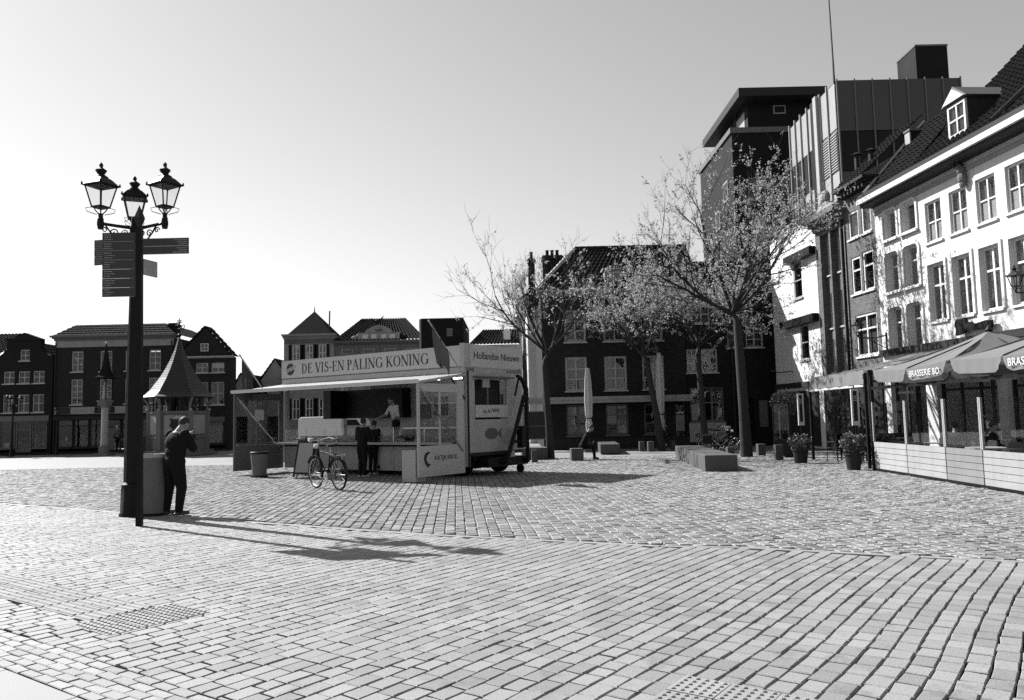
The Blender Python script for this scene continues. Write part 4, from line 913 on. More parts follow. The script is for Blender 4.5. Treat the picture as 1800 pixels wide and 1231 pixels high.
# serif lettering built letter by letter
def glyph(c):
    P = []; T, S, H = .13, .045, 1.0
    def rc(a, b, d, e): P.append([(a, b), (d, b), (d, e), (a, e)])
    def ln(a, b, d, e, w): L_ = math.hypot(d - a, e - b); nx, ny = -(e - b) / L_ * w / 2, (d - a) / L_ * w / 2; P.append([(a - nx, b - ny), (d - nx, e - ny), (d + nx, e + ny), (a + nx, b + ny)])
    def arc(cx, cy, rx, ry, a0, a1, t0, t1, n=14):
        for i in range(n):
            q = []
            for e in (i, i + 1):
                a = R(a0 + (a1 - a0) * e / n); q.append(((cx + rx * math.cos(a), cy + ry * math.sin(a)), (cx + (rx - t0) * math.cos(a), cy + (ry - t1) * math.sin(a))))
            P.append([q[0][0], q[1][0], q[1][1], q[0][1]])
    def serif(x, z): rc(x - .06, z, x + T + .06, z + S)
    def stem(x): rc(x, 0, x + T, 1); serif(x, 0); serif(x, 1 - S)
    if c == 'I': stem(.1); w = .36
    elif c == 'D': stem(.1); arc(.2, .5, .46, .5, -90, 90, T, S); w = .74
    elif c == 'E': stem(.1); rc(.2, 0, .56, S); rc(.2, 1 - S, .54, 1); rc(.2, .5, .45, .5 + S); rc(.52, 0, .56, .2); rc(.5, .82, .54, 1); rc(.42, .42, .45, .62); w = .64
    elif c == 'L': stem(.1); rc(.2, 0, .55, S); rc(.51, 0, .55, .22); w = .6
    elif c == 'P': stem(.1); arc(.2, .74, .34, .26, -90, 90, T, S); w = .6
    elif c == 'V': ln(.1, 1, .36, 0, T); ln(.6, 1, .38, 0, S); rc(-.02, 1 - S, .24, 1); rc(.5, 1 - S, .7, 1); w = .7
    elif c == 'A': ln(.36, 1, .12, 0, S); ln(.36, 1, .62, 0, T); rc(.2, .32, .52, .32 + S); rc(.02, 0, .22, S); rc(.5, 0, .76, S); w = .76
    elif c == 'N': rc(.1, 0, .1 + S, 1); rc(.62, 0, .62 + S, 1); ln(.12, .98, .63, .02, T); rc(.0, 1 - S, .2, 1); rc(.02, 0, .24, S); rc(.54, 1 - S, .76, 1); w = .78
    elif c == 'K': stem(.1); ln(.22, .42, .58, 1, S); ln(.32, .55, .62, 0, T); rc(.48, 1 - S, .7, 1); rc(.52, 0, .76, S); w = .74
    elif c == 'O': arc(.4, .5, .36, .51, 0, 360, T, S, 24); w = .8
    elif c == 'G': arc(.42, .5, .36, .51, 45, 330, T, S, 18); rc(.62, .08, .62 + T, .45); rc(.54, .42, .82, .42 + S); rc(.66, .72, .70, .95); w = .84
    elif c == 'S': arc(.3, .75, .2, .26, 30, 250, T * .8, S, 12); arc(.3, .26, .23, .27, 80, -150, T * .8, S, 12); ln(.18, .62, .42, .42, T); rc(.44, .72, .48, .95); rc(.07, .06, .11, .28); w = .56
    elif c == '-': rc(.04, .36, .34, .36 + S * 1.6); w = .38
    else: w = .28
    return P, w
def serif_text(par, s, x0, x1, z0, h, y, m):
    tot = sum(glyph(c)[1] for c in s); k = (x1 - x0) / tot; x = x0; mb = MB()
    for c in s:
        P, w = glyph(c)
        for j, q in enumerate(P): mb.prism([(x + a * k, z0 + b * h) for a, b in q], y - .004 - .0004 * (j % 3), y)
        x += w * k
    return mb.build('lettering', m, par)
serif_text(sb, 'DE VIS-EN PALING KONING', 1.05, 6.7, 3.27, .33, -.101, M_ink)
def roundel(par, x, y, z, ax):
    Mx = Matrix.Translation((x, y, z)) @ (Matrix.Rotation(R(90), 4, 'X') if ax == 'y' else Matrix.Rotation(R(90), 4, 'Y'))
    o = MB().lathe([(.2, 0), (.2, .008)], 22, M=Mx).build('roundel', M_ink, par)
    MB().box(-.27, .27, -.012, -.009, -.055, .055, M=Matrix.Translation((x, y, z)) @ Matrix.Rotation(R(-16), 4, 'Y')).build('roundel_band', M_trs, o)
    text(o, 'SINDS 1987', .085, TM((x, y - .014, z), (math.cos(R(16)), 0, math.sin(R(16))), (-math.sin(R(16)), 0, math.cos(R(16)))), M_ink, sx=.9, ext=.001)
roundel(sb, .48, -.101, 3.44, 'y'); roundel(sb, 7.25, -.101, 3.46, 'y')
text(eb, 'Hollandse Nieuwe', .3, TM((TL + .065, 1.42, 3.46), (0, 1, 0), (0, 0, 1)), M_ink, sx=1.02)
# right end wall with serving hatch
xw = TL
mb = MB(); mb.box(xw - .05, xw, .14, .38, .68, 3.1).box(xw - .05, xw, 1.95, TW, .68, 3.1).box(xw - .049, xw - .001, .38, 1.95, .68, 1.62).box(xw - .049, xw - .001, .38, 1.95, 2.8, 3.1); mb.build('end_wall_panel', M_trw, t)
MB().box(xw - .3, xw - .26, .38, 1.95, 1.62, 2.8).build('hatch_back', M_dkgrey, t); MB().box(xw - .04, xw - .02, 1.0, 1.06, 2.05, 2.8).build('hatch_mullion', M_mid, t); MB().box(xw - .02, xw + .03, .38, 1.95, 1.68, 2.04).build('hatch_flap', M_trs, t)
text(t, 'Vis & Paling', .17, TM((xw + .034, 1.1, 1.87), (0, 1, .1), (0, -.1, 1)), M_inkg, shear=.2)
MB().prism([(.75, 2.8), (1.05, 2.8), (1.08, 2.55), (.72, 2.55)], xw + .01, xw + .03, 'x').build('paper_notice', M_light, t)
MB().prism([(.3, 2.87), (2.05, 2.87), (2.05, 2.83), (.3, 2.83)], xw + .0, xw + .25, 'x').build('hatch_hood', M_mid, t)
mb = MB(); mb.ball((xw + .001, 1.15, 1.2), (.006, .34, .17), 14, 8).prism([(1.45, 1.2), (1.68, 1.38), (1.6, 1.2), (1.68, 1.02)], xw, xw + .006, 'x'); mb.build('fish_emblem', M_inkg, t)
MB().tube([(xw + .03, .05, .3), (xw + .03, .05, 3.0)], .025, 6).build('cable_pipe', M_black, t)
# drawbar folded upright against the end
mb = MB(); xx = xw + .45
mb.tube([(xx, 1.25, .35), (xx, 1.75, 1.3), (xx - .02, 2.25, 2.3)], .065, 8); mb.tube([(xx, 2.35, .3), (xx, 2.36, 1.3), (xx - .02, 2.38, 2.3)], .06, 8)
mb.tube([(xx - .02, 2.36, 2.2), (xx - .02, 2.36, 2.5), (xx - .02, 2.25, 2.72), (xx - .02, 2.05, 2.86), (xx - .02, 1.9, 2.9)], [.09, .085, .075, .06, .05], 8); mb.tube([(xx, 1.7, 1.3), (xx, 2.36, 1.35)], .05, 6); mb.tube([(xx, 1.55, .95), (xx, 2.36, .95)], .05, 6)
mb.box(xx - .1, xx + .08, 1.95, 2.2, .75, 1.4); mb.tube([(xx - .05, 2.05, 2.9), (xx + .0, 1.75, 2.3)], .03, 6); mb.tube([(xx, 1.2, .35), (xw - .2, 1.0, .5)], .06, 6); mb.tube([(xx, 2.4, .35), (xw - .2, 2.3, .5)], .06, 6); mb.build('drawbar', M_black, t)
mb = MB().box(xw - .1, xw + .35, .5, 2.5, .25, .5); mb.box(xw + .351, xw + .36, 1.5, 1.75, .55, .7); mb.build('underrun_bar', M_black, t)
wheel(t, (xw + .2, 2.3, .13), .13, .07, name='jockey_wheel'); MB().box(xw + .36, xw + .365, 1.5, 1.8, .5, .68).build('number_plate', M_light, t)
# wind-break panels at both ends of the awning
def windbreak(x, label, txt, m):
    o = MB(); z0, z1 = .14, 2.62
    o.box(x, x + .05, -1.98, -1.9, z0, z1).box(x, x + .05, -.1 - (.25 if txt else .12), -.04, z0, z1 + .1).box(x + .001, x + .049, -1.9, -.2, z0, .95).box(x + .001, x + .049, -1.9, -.2, z1 - .22, z1)
    o.box(x + .01, x + .04, -1.12, -1.05, .95, z1 - .2); o = o.build('windbreak', m, t)
    for a, b in ((-1.9, -1.12), (-1.05, -.3)): MB().box(x + .022, x + .03, a, b, .95, z1 - .22).build('pane', M_glass_cl, o)
    MB().tube([(x + .08, -1.9, 2.5), (x + .08, -.15, .75)], .018, 6).build('brace', M_steel, o)
    if txt:
        text(o, 'KATJA KROL', .17, TM((x + .056, -.86, .62), (0, 1, 0), (0, 0, 1)), M_inkg, sx=1.0)
        f = MB(); f.prism([(-1.78, .62), (-1.72, .76), (-1.6, .8), (-1.5, .78), (-1.62, .72), (-1.68, .6), (-1.62, .5), (-1.5, .46), (-1.62, .38), (-1.72, .48)], x + .051, x + .056, 'x'); f.build('fish_emblem', M_ink, o)
    else: MB().box(x + .052, x + .056, -1.15, -.85, 1.75, 2.1).build('paper_notice', M_white, o)
windbreak(TL - .1, '', True, M_trs); windbreak(0.0, '', False, M_trg)
MB().box(TL - .62, TL - .14, -2.0, -1.6, .02, .85).build('side_bin', M_trw, t)
# flags
def flag(base, tip, hang, m, wv=1):
    b, q = V3(base), V3(tip); o = MB().tube([b, q], .022, 6); o.ball(q, .035, 6, 4); o = o.build('flagpole', M_light, t)
    n, k = 8, 6; d = (q - b); vs = []
    for i in range(n + 1):
        s = .42 + .5 * i / n; top = b + d * s
        for j in range(k + 1):
            f = j / k; vs.append(top + V3((0.03 * math.sin(i * 1.9 + j * .6), .05 * math.sin(i * 2.3) * f, -hang * f * (1.15 - .25 * math.sin(i * .8)))) - d * (f * .12 * (i / n)))
    MB().add(vs, [(i * (k + 1) + j, (i + 1) * (k + 1) + j, (i + 1) * (k + 1) + j + 1, i * (k + 1) + j + 1) for i in range(n) for j in range(k)]).build('flag', m, o, True)
M_flag = mat('flag_cloth', .035, .9, .3, 2.0, transl=.25)
flag((1.35, -1.9, 2.75), (.2, -1.9, 3.85), .95, M_flag); flag((TL - .02, -.12, 2.9), (TL - .1, -1.45, 4.32), .6, M_flag)
MB().tube([(TL - .3, -.3, 2.8), (TL, -.05, 2.2)], .02, 5).build('brace', M_black, t)

# chalkboard standing in front of the trailer
q = gnd(541, 838); t = thing('sandwich_board', 'black-framed sandwich board standing behind the bicycle', 'sandwich board', (q.x, q.y, 0), R(-30))
for s, nm in ((-1, 'front_board'), (1, 'rear_board')):
    Mx = Matrix.Translation((0, s * .26, 0)) @ Matrix.Rotation(s * R(12.5), 4, 'X')
    o = MB().box(-.36, -.31, -.02, .02, 0, 1.12, M=Mx).box(.31, .36, -.02, .02, 0, 1.12, M=Mx).box(-.31, .31, -.019, .019, 1.05, 1.12, M=Mx).box(-.31, .31, -.019, .019, .08, .14, M=Mx).build(nm, M_black, t); MB().box(-.31, .31, -.008, .008, .14, 1.05, M=Mx).build('poster', M_light, o)
# round bins
def bin_(loc, label, r, h, m, mtop, taper=1.0, n=24):
    t = thing('litter_bin', label, 'litter bin', loc)
    MB().lathe([(r * .95, 0), (r * .95, .05)], n).build('base', M_black, t)
    b = MB()
    if taper == 1.0:
        for i in range(14): z0 = .05 + i * (h - .12) / 14; b.lathe([(r * .985, z0), (r, z0 + .012), (r, z0 + (h - .12) / 14 - .012), (r * .985, z0 + (h - .12) / 14)], n)
    else: b.lathe([(r * taper, .05), (r * (.5 + taper / 2), h * .5), (r, h - .07)], n)
    b.build('body', m, t)
    MB().lathe([(r * 1.02, h - .07), (r * 1.04, h - .05), (r * 1.04, h - .01), (r * .98, h), (r * .72, h), (r * .7, h - .05), (r * .7, h - .2), (.01, h - .2)], n).build('rim', mtop, t)
    return t
bin_(gnd(270, 906), 'round grey ribbed litter bin between the street lamp and the standing man', .222, 1.13, M_mid, M_light)
q = gnd(456, 839); bin_((q.x, q.y, 0), 'round tapered grey bin standing before the trailer, left of the sandwich board', .27, .78, M_mid, M_black, .76)
# ================================================================= BICYCLES
def bicycle(label, loc, rz, lean=0.0, group=None, m=None, bags=False):
    m = m or M_black; t = thing('bicycle', label, 'bicycle', loc, rz, group); r = .345; A, Bx = V3((.54, 0, r)), V3((-.54, 0, r))
    for c, nm in ((A, 'front_wheel'), (Bx, 'rear_wheel')):
        o = MB().torus(c, r - .02, .022, 32, 6).build(nm, M_rubber, t, True); MB().torus(c, r - .045, .012, 32, 4).build('rim', M_steel, o)
        s = MB().tube([c - V3((0, .05, 0)), c + V3((0, .05, 0))], .025, 8)
        for k in range(14): a = 2 * math.pi * k / 14; s.tube([c, c + V3((math.cos(a) * .3, 0, math.sin(a) * .3))], .0025, 3, False)
        s.build('spokes', M_steel, o)
        g_ = MB(); n = 12
        for k in range(n):
            a0, a1 = [R((20 if c is Bx else 30) + (165 if c is Bx else 130) * e / n) for e in (k, k + 1)]
            g_.quad(*[c + V3((math.cos(a) * .385, y, math.sin(a) * .385)) for a, y in ((a0, -.03), (a0, .03), (a1, .03), (a1, -.03))])
        g_.build('mudguard', M_dkgrey if c is Bx else m, o)
    ST, SB, HT, HB, BB = V3((-.22, 0, .82)), V3((-.05, 0, .30)), V3((.36, 0, .88)), V3((.41, 0, .70)), V3((-.05, 0, .30))
    f = MB().tube([HT, HB], .02, 8).tube([ST, BB], .017, 8).tube([HB - V3((0, 0, -.02)), BB], .019, 8).tube([HT - V3((0, 0, .05)), ST - V3((0, 0, .05))], .016, 8)
    for y in (-.05, .05): f.tube([ST - V3((0, 0, .06)), Bx + V3((0, y, 0))], .009, 6).tube([BB, Bx + V3((0, y, 0))], .01, 6).tube([HB, A + V3((-.03, y, .12)), A + V3((0, y, 0))], .011, 6)
    f.build('frame', m, t)
    MB().box(-.5, .0, .03, .06, .26, .36).build('chain_guard', M_dkgrey, t)
    k = MB().tube([BB - V3((0, .1, 0)), BB + V3((0, .1, 0))], .012, 6).tube([BB + V3((0, .1, 0)), BB + V3((.12, .11, -.12))], .009, 5).tube([BB - V3((0, .1, 0)), BB + V3((-.12, -.11, .12))], .009, 5).box(.03, .11, .11, .2, .165, .19).box(-.21, -.13, -.2, -.11, .41, .435); k.lathe([(.09, -.06), (.09, -.05)], 16, M=Matrix.Translation((-.05, 0, .3)) @ Matrix.Rotation(R(90), 4, 'X')); k.build('crank_and_pedals', M_steel, t)
    s = MB(); s.prism([(-.42, .09), (-.36, .11), (-.2, .06), (-.06, .02), (-.06, -.02), (-.2, -.06), (-.36, -.11), (-.42, -.09)], .93, .985, 'z'); s = s.build('saddle', M_black, t); MB().tube([ST - V3((0, 0, .05)), ST + V3((-.03, 0, .12))], .013, 6).build('seat_post', M_steel, s)
    h = MB().tube([HT, HT + V3((-.03, 0, .16))], .013, 6).tube([V3((.12, -.29, 1.06)), V3((.3, -.25, 1.1)), V3((.36, -.08, 1.06)), V3((.36, .08, 1.06)), V3((.3, .25, 1.1)), V3((.12, .29, 1.06))], .012, 6); h = h.build('handlebar', M_steel, t)
    for y in (-.29, .29): MB().tube([(.13, y, 1.06), (.0, y * 1.02, 1.05)], .018, 6).build('grip', M_rubber, h)
    l = MB().lathe([(.055, 0), (.06, .04), (.02, .1)], 10, M=Matrix.Translation((.46, 0, .93)) @ Matrix.Rotation(R(-90), 4, 'Y')); l.build('headlamp', M_white, t)
    c = MB()
    for y in (-.06, 0, .06): c.tube([(-.28, y, .76), (-.78, y, .76)], .006, 5)
    for y in (-.06, .06): c.tube([(-.7, y, .76), (-.54, y, .36)], .006, 5)
    c.build('luggage_rack', M_dkgrey, t); MB().box(-.83, -.79, -.04, .04, .66, .74).build('rear_reflector', M_mid, t)
    MB().tube([(-.15, .03, .3), (-.2, .2, .01)], .01, 5).build('kickstand', M_steel, t)
    if bags:
        for y in (-.2, .08): bevel(MB().box(-.78, -.42, y, y + .12, .42, .78).build('pannier', M_black, t), .03, 2)
    t.rotation_euler = (lean, 0, rz); return t
ba, bb = gnd(556, 858), gnd(598, 863); bc = (ba + bb) / 2
bicycle('black city bicycle on its stand in front of the trailer counter', bc, math.atan2(ba.y - bb.y, ba.x - bb.x), R(-4)).scale = (1.13,) * 3
q = gnd(1166, 789); bicycle('bicycle seen head-on beside the leaning tree trunk', q, R(-100), R(3), 'bicycles by the trees', bags=True)
q = gnd(1268, 797); bicycle('dark bicycle with panniers parked among the stone posts', (q.x, q.y - .3, 0), R(-25), R(5), 'bicycles by the trees', bags=True)
q = gnd(1262, 794); bicycle('bicycle parked behind the pannier bicycle near the tall tree', (q.x + .1, q.y + .25, 0), R(-8), R(-6), 'bicycles by the trees', M_dkgrey)

# ================================================================= PEOPLE
def capsule(mb, a, b, ra, rb):
    a, b = V3(a), V3(b); mb.tube([a, b], [ra, rb], 12); mb.ball(a, ra, 12, 8); mb.ball(b, rb, 12, 8)
def person(label, loc, rz, J, mats, h=1.78, voxel=.014, hair=None, bald=False, bulk=1.0):
    """J: joint positions (metres, facing -y); builds one continuous remeshed body; hair is a child"""
    s = h / 1.78; t_prims = []; V_ = lambda k: V3(J[k])
    def cap(a, b, ra, rb, tg): t_prims.append(('c', V3(a), V3(b), ra, rb, tg))
    def ell(c, r, tg, M=None): t_prims.append(('e', V3(c), r, M, tg))
    hip, chest, neck, head = V_('hip'), V_('chest'), V_('neck'), V_('head')
    up = (head - neck).normalized(); sp = (chest - hip).normalized()
    tq = sp.to_track_quat('Z', 'Y').to_matrix(); K = bulk
    def side(v): return V3((v, 0, 0))
    ell(hip, (.165 * K, .125 * K, .15), 'p', tq); ell(hip.lerp(chest, .45), (.155 * K, .12 * K, .2), 't', tq); ell(chest, (.185 * K, .13 * K, .2), 't', tq); ell(chest + sp * .12, (.19, .10 * K, .09), 't', tq)
    cap(neck - up * .06, head - up * .03, .062, .056, 's')
    face = V3(J.get('face', (0, -1, 0))).normalized()
    hq = Matrix((face.cross(up).normalized(), -face, up)).transposed() if abs(face.dot(up)) < .98 else Matrix.Identity(3)
    face_up = (face - up * face.dot(up)).normalized()
    X = face_up.cross(up); hq = Matrix((X, -face_up, up)).transposed()
    ell(head, (.075, .095, .112), 's', hq); ell(head + face_up * .035 - up * .055, (.055, .055, .06), 's', hq)
    cap(head + face_up * .09 - up * .0, head + face_up * .115 - up * .03, .011, .016, 's'); cap(head + face_up * .08 - up * .06 - X * .015, head + face_up * .08 - up * .06 + X * .015, .011, .011, 's')
    for e in (-1, 1):
        ell(head + X * (.077 * e) - up * .01, (.014, .022, .034), 's', hq); ell(head + face_up * .083 + X * (.032 * e) + up * .012, (.014, .012, .009), 'e', hq)
    for e, k in ((-1, 'L'), (1, 'R')):
        sh, el, wr = V_('sh' + k), V_('el' + k), V_('wr' + k); cap(chest + sp * .1, sh, .08, .075, 't'); cap(sh, el, .068 * K, .055 * K, 't'); cap(el, wr, .053 * K, .036, 'a')
        d = (wr - el).normalized(); o = d.orthogonal().normalized(); o = (V3((0, 0, 1)) - d * d.z); o = o.normalized() if o.length > .1 else V3((0, -1, 0)); q = d.cross(o)
        pc = wr + d * .055; cap(wr, pc, .03, .036, 's'); cap(pc - q * .018, pc + q * .018, .028, .028, 's')
        for i, L_ in enumerate((.062, .072, .068, .054)):
            b0 = pc + d * .02 + q * ((i - 1.5) * .019); b1 = b0 + d * (L_ * .55) - o * .008; b2 = b1 + d * (L_ * .4) - o * .028; cap(b0, b1, .0095, .009, 's'); cap(b1, b2, .009, .0075, 's')
        b0 = wr + d * .03 - q * .03; b1 = b0 + d * .03 - q * .022 - o * .01; cap(b0, b1, .012, .011, 's'); cap(b1, b1 + d * .028 - o * .01, .011, .009, 's')
        hp, kn, an = V_('hp' + k), V_('kn' + k), V_('an' + k); cap(hp, kn, .095 * K, .068 * K, 'p'); cap(kn, an + V3((0, 0, .02)), .066 * K, .05 * K, 'p')
        toe = V_('to' + k); cap(an - V3((0, 0, .035)), toe, .045, .038, 'f'); ell(an - V3((0, 0, .045)) - (toe - an).normalized() * .02, (.045, .05, .04), 'f')
    mb = MB()
    for p in t_prims:
        if p[0] == 'c': capsule(mb, p[1] * s, p[2] * s, p[3] * s, p[4] * s)
        else: mb.ball(p[1] * s, tuple(q * s for q in p[2]), 14, 10, p[3])
    me = mb.mesh('tmp', M_skin); o = bpy.data.objects.new('tmp', me); COL.objects.link(o)
    md = o.modifiers.new('r', 'REMESH'); md.mode = 'VOXEL'; md.voxel_size = voxel; md.adaptivity = 0.0
    sm = o.modifiers.new('s', 'SMOOTH'); sm.factor = .5; sm.iterations = 2
    dg = bpy.context.evaluated_depsgraph_get(); out = bpy.data.meshes.new_from_object(o.evaluated_get(dg)); bpy.data.objects.remove(o); bpy.data.meshes.remove(me)
    tags = ['t', 'p', 's', 'f', 'a', 'e']; out.materials.clear()
    for k in tags: out.materials.append(mats[k])
    segs = []
    for p in t_prims:
        if p[0] == 'c': segs.append((p[1] * s, (p[2] - p[1]) * s, p[3] * s, p[4] * s, p[5]))
        else: segs.append((p[1] * s, None, min(p[2]) * s * 1.1, 0, p[4]))
    idx = []
    for f in out.polygons:
        c = f.center; best, bt = 1e9, 't'
        for a, d, ra, rb, tg in segs:
            if d is None: v = (c - a).length - ra
            else:
                L2 = d.length_squared; u = max(0, min(1, (c - a).dot(d) / L2)) if L2 > 1e-9 else 0; v = (c - a - d * u).length - (ra + (rb - ra) * u)
            if v < best: best, bt = v, tg
        idx.append(tags.index(bt))
    out.polygons.foreach_set('material_index', idx); out.polygons.foreach_set('use_smooth', [True] * len(idx)); out.update()
    t = link('person', out); t.location = loc; t.rotation_euler = (0, 0, rz); tag(t, label, 'person')
    if not bald:
        hm = MB(); hm.ball((head + up * .022 - face_up * .022) * s, tuple(q * s for q in (.086, .098, .108)), 14, 9, hq); hm = hm.build('hair', hair or M_hair, t, True)
    return t
def stand(lean=0.0, headfwd=0.0, spread=.10, wrL=None, wrR=None, elL=None, elR=None, step=0.0, face=(0, -1, 0)):
    J = dict(hip=(0, .0, .95), chest=(0, -lean * .5, 1.28), neck=(0, -lean * .8, 1.49), head=(0, -lean - headfwd, 1.655 - headfwd * .35), face=face)
    for e, k in ((-1, 'L'), (1, 'R')):
        J['sh' + k] = (e * .19, -lean * .65, 1.43); J['hp' + k] = (e * .09, 0, .90); J['kn' + k] = (e * spread, -.03 + e * step * .5, .49); J['an' + k] = (e * spread, .02 + e * step, .085); J['to' + k] = (e * (spread + .03), -.14 + e * step, .042)
        J['el' + k] = (e * .26, -lean * .5 + .03, 1.16); J['wr' + k] = (e * .25, -lean * .6 - .08, .93)
    for k, v in (('wrL', wrL), ('wrR', wrR), ('elL', elL), ('elR', elR)):
        if v: J[k] = v
    return J
dk = dict(t=M_cloth, p=M_cloth, s=M_skin, f=M_shoe, a=M_cloth, e=M_dark)
man = person('man in dark clothes with cropped hair standing with bowed head beside the litter bin', gnd(305, 906), R(150), stand(.10, .10, .17, wrL=(-.07, -.30, 1.40), wrR=(.06, -.32, 1.38), elL=(-.27, -.18, 1.18), elR=(.27, -.18, 1.18), face=(0, -1, -.45)), dk, 1.84, .012, bulk=1.38)
tag(MB().box(-.035, .035, -.006, .006, -.07, .07).build('phone', M_black, None, False, man.matrix_basis @ V3((-.0, -.42, 1.47))), 'dark phone held up in the bowed man\'s hands', 'phone').rotation_euler = (R(-20), 0, R(150))
q = gnd(637, 840); person('person in dark clothes at the trailer counter, left of two customers', (q.x, q.y, 0), R(148), stand(.04, .03, .08, wrL=(-.12, -.30, 1.12), wrR=(.15, -.30, 1.14), elL=(-.25, -.05, 1.15), elR=(.25, -.05, 1.15)), dict(dk, f=M_shoe_l), 1.76, bulk=1.12)
q = gnd(646, 838); person('person in black leaning to the counter, right of two customers', (q.x + .05, q.y + .6, 0), R(165), stand(.09, .05, .08, wrL=(-.14, -.50, 1.2), wrR=(.16, -.52, 1.22), elL=(-.27, -.2, 1.15), elR=(.27, -.22, 1.15)), dict(dk, t=M_cloth2, f=M_shoe_l), 1.68)
vm = Matrix.Translation(TO) @ Matrix.Rotation(TRZ, 4, 'Z'); q = vm @ V3((4.35, .95, .68))
person('vendor in a white shirt reaching over the counter inside the trailer', q, TRZ + R(-18), stand(.14, .05, .1, wrL=(-.36, -.45, 1.08), wrR=(.26, -.3, 1.0), elL=(-.33, -.2, 1.18), elR=(.32, -.1, 1.12)), dict(dk, t=M_shirt, a=M_skin), 1.74)
def sit(h=.45, lean=.1, reach=.38):
    J = dict(hip=(0, 0, h + .1), chest=(0, -lean * .6, h + .42), neck=(0, -lean * .9, h + .63), head=(0, -lean * 1.3, h + .79), face=(0, -1, -.15))
    for e, k in ((-1, 'L'), (1, 'R')):
        J['sh' + k] = (e * .19, -lean * .8, h + .57); J['hp' + k] = (e * .09, -.02, h + .08); J['kn' + k] = (e * .11, -.44, h + .06); J['an' + k] = (e * .12, -.46 - .02, .085); J['to' + k] = (e * .14, -.62, .042)
        J['el' + k] = (e * .26, -lean - .1, h + .33); J['wr' + k] = (e * .16, -reach, h + .27)
    return J
# stone posts and benches first, so that the sitter has a seat
M_block = mat('stone_block', 0.07, 0.8, 0.2, 1.5, bump=0.4, bscale=40, fine=0.15, rnd=.1)
def block(label, c, rz, lx, ly, h, cat, name, group):
    o = bevel(MB().box(-lx / 2, lx / 2, -ly / 2, ly / 2, 0, h).build(name, M_block), .02, 2); o.location = (c[0], c[1], -.01); o.rotation_euler = (0, 0, rz); return tag(o, label, cat, group)
PST = [((940, 813), .22, .46, 'short stone post standing right in front of the low bench by the trailer'), ((1129, 792), .25, .42, 'leftmost of the small stone posts left of the head-on bicycle'), ((1145, 793), .28, .44, 'small stone post just left of the head-on bicycle'), ((1184, 790), .22, .42, 'small stone post right of the head-on bicycle'), ((1240, 791), .26, .42, 'small stone post left of the pannier bicycle'), ((1260, 797), .26, .32, 'low stone post under the pannier bicycle'), ((1285, 800), .26, .32, 'low stone post left of the tall tree trunk'), ((1340, 801), .29, .45, 'stone post right of the tall tree trunk'), ((1371, 809), .27, .53, 'stone post nearest the bay tree pot')]
for (px, py), wd, h, lb in PST:
    q = gnd(px, py); block(lb, (q.x, q.y + wd / 2), 0.03, wd, wd, h, 'stone post', 'stone_post', 'stone posts on the square')
q = gnd(1015, 810); block('square stone seat under the sitting person', (q.x, q.y + .25), .05, .46, .5, .46, 'stone block', 'stone_block', 'stone seats on the square')
block('long low stone bench nearest the camera, lit along its left side', (6.22, 26.6), R(-5.0), .92, 7.4, .47, 'bench', 'stone_bench', 'stone seats on the square')
block('stone bench behind the sitting person, before the brick corner house', (4.35, 37.3), R(-4), .85, 4.6, .42, 'bench', 'stone_bench', 'stone seats on the square')
block('low stone bench beside the trailer drawbar', (.78, 32.0), R(2), 1.0, 1.4, .47, 'bench', 'stone_bench', 'stone seats on the square')
q = gnd(1024, 809); person('person in dark clothes sitting hunched on a stone seat by the folded parasol', (q.x + .02, q.y + .25, 0), R(80), sit(.46, .3, .42), dk, 1.72, .02)
person('seated guest in dark clothes behind the second glass fence panel', (11.15, 18.9, 0), R(60), sit(.45, .12), dk, 1.75, .022)
person('seated guest in dark clothes behind the first glass fence panel', (11.3, 20.6, 0), R(120), sit(.45, .08), dk, 1.72, .022)
q = gnd(205, 797); person('distant person with pale hair walking left of the lamp post', (q.x, q.y, 0), R(70), stand(.02, 0, .1, step=.16), dict(dk, t=M_mid), 1.72, .025, hair=M_light)

# ================================================================= WELL HOUSE AND SHRINE COLUMN
t = thing('well_house', 'hexagonal stone well house with a flared spire roof and coat of arms', 'well house', (-18.96, 45.2, 0)); r0 = R(15)
def hexp(r, k): return V3((r * math.cos(r0 + k * R(60)), r * math.sin(r0 + k * R(60)), 0))
MB().lathe([(2.1, -.02), (2.1, .12)], 6, rot=r0).lathe([(1.9, .12), (1.9, .26)], 6, rot=r0).build('steps', M_stone_dk, t)
for k in range(6):
    a, b = hexp(1.52, k), hexp(1.52, k + 1); d = (b - a).normalized(); n = V3((d.y, -d.x, 0)); Mx = Matrix(((d.x, n.x, 0, a.x), (d.y, n.y, 0, a.y), (0, 0, 1, 0), (0, 0, 0, 1))); L_ = (b - a).length
    o = MB().box(0, L_, -.12, 0, .26, .92, M=Mx).box(.02, L_ - .02, -.1, .07, .92, 1.02, M=Mx).box(0, L_, -.12, -.02, 1.02, 2.3, M=Mx).box(0, L_, -.12, .05, 2.3, 2.42, M=Mx).build('wall_panel', M_stone_dk, t)
    MB().box(.2, L_ - .2, -.02, .02, 1.15, 2.2, M=Mx).build('panel', M_stone, o)
    o = MB().box(-.14, .14, -.14, .14, .2, 2.45, M=Matrix.Translation(a) @ Matrix.Rotation(r0 + k * R(60), 4, 'Z')).build('corner_pier', M_stone_dk, t)
    e = a.normalized(); MB().tube([a + V3((0, 0, 2.4)), a + V3((0, 0, 2.7)), a + e * .12 + V3((0, 0, 2.95)), a + e * .38 + V3((0, 0, 3.22))], [.08, .07, .08, .07], 6).build('roof_bracket', M_stone_dk, o); MB().ball(a * 1.0 + V3((0, 0, 2.5)) + e * .12, .09, 8, 6).build('knob', M_stone, o)
    for u in (.33, .66): MB().tube([a.lerp(b, u) * .98 + V3((0, 0, 2.4)), a.lerp(b, u) * .98 + V3((0, 0, 3.2))], .05, 6).build('gallery_post', M_dkgrey, t)
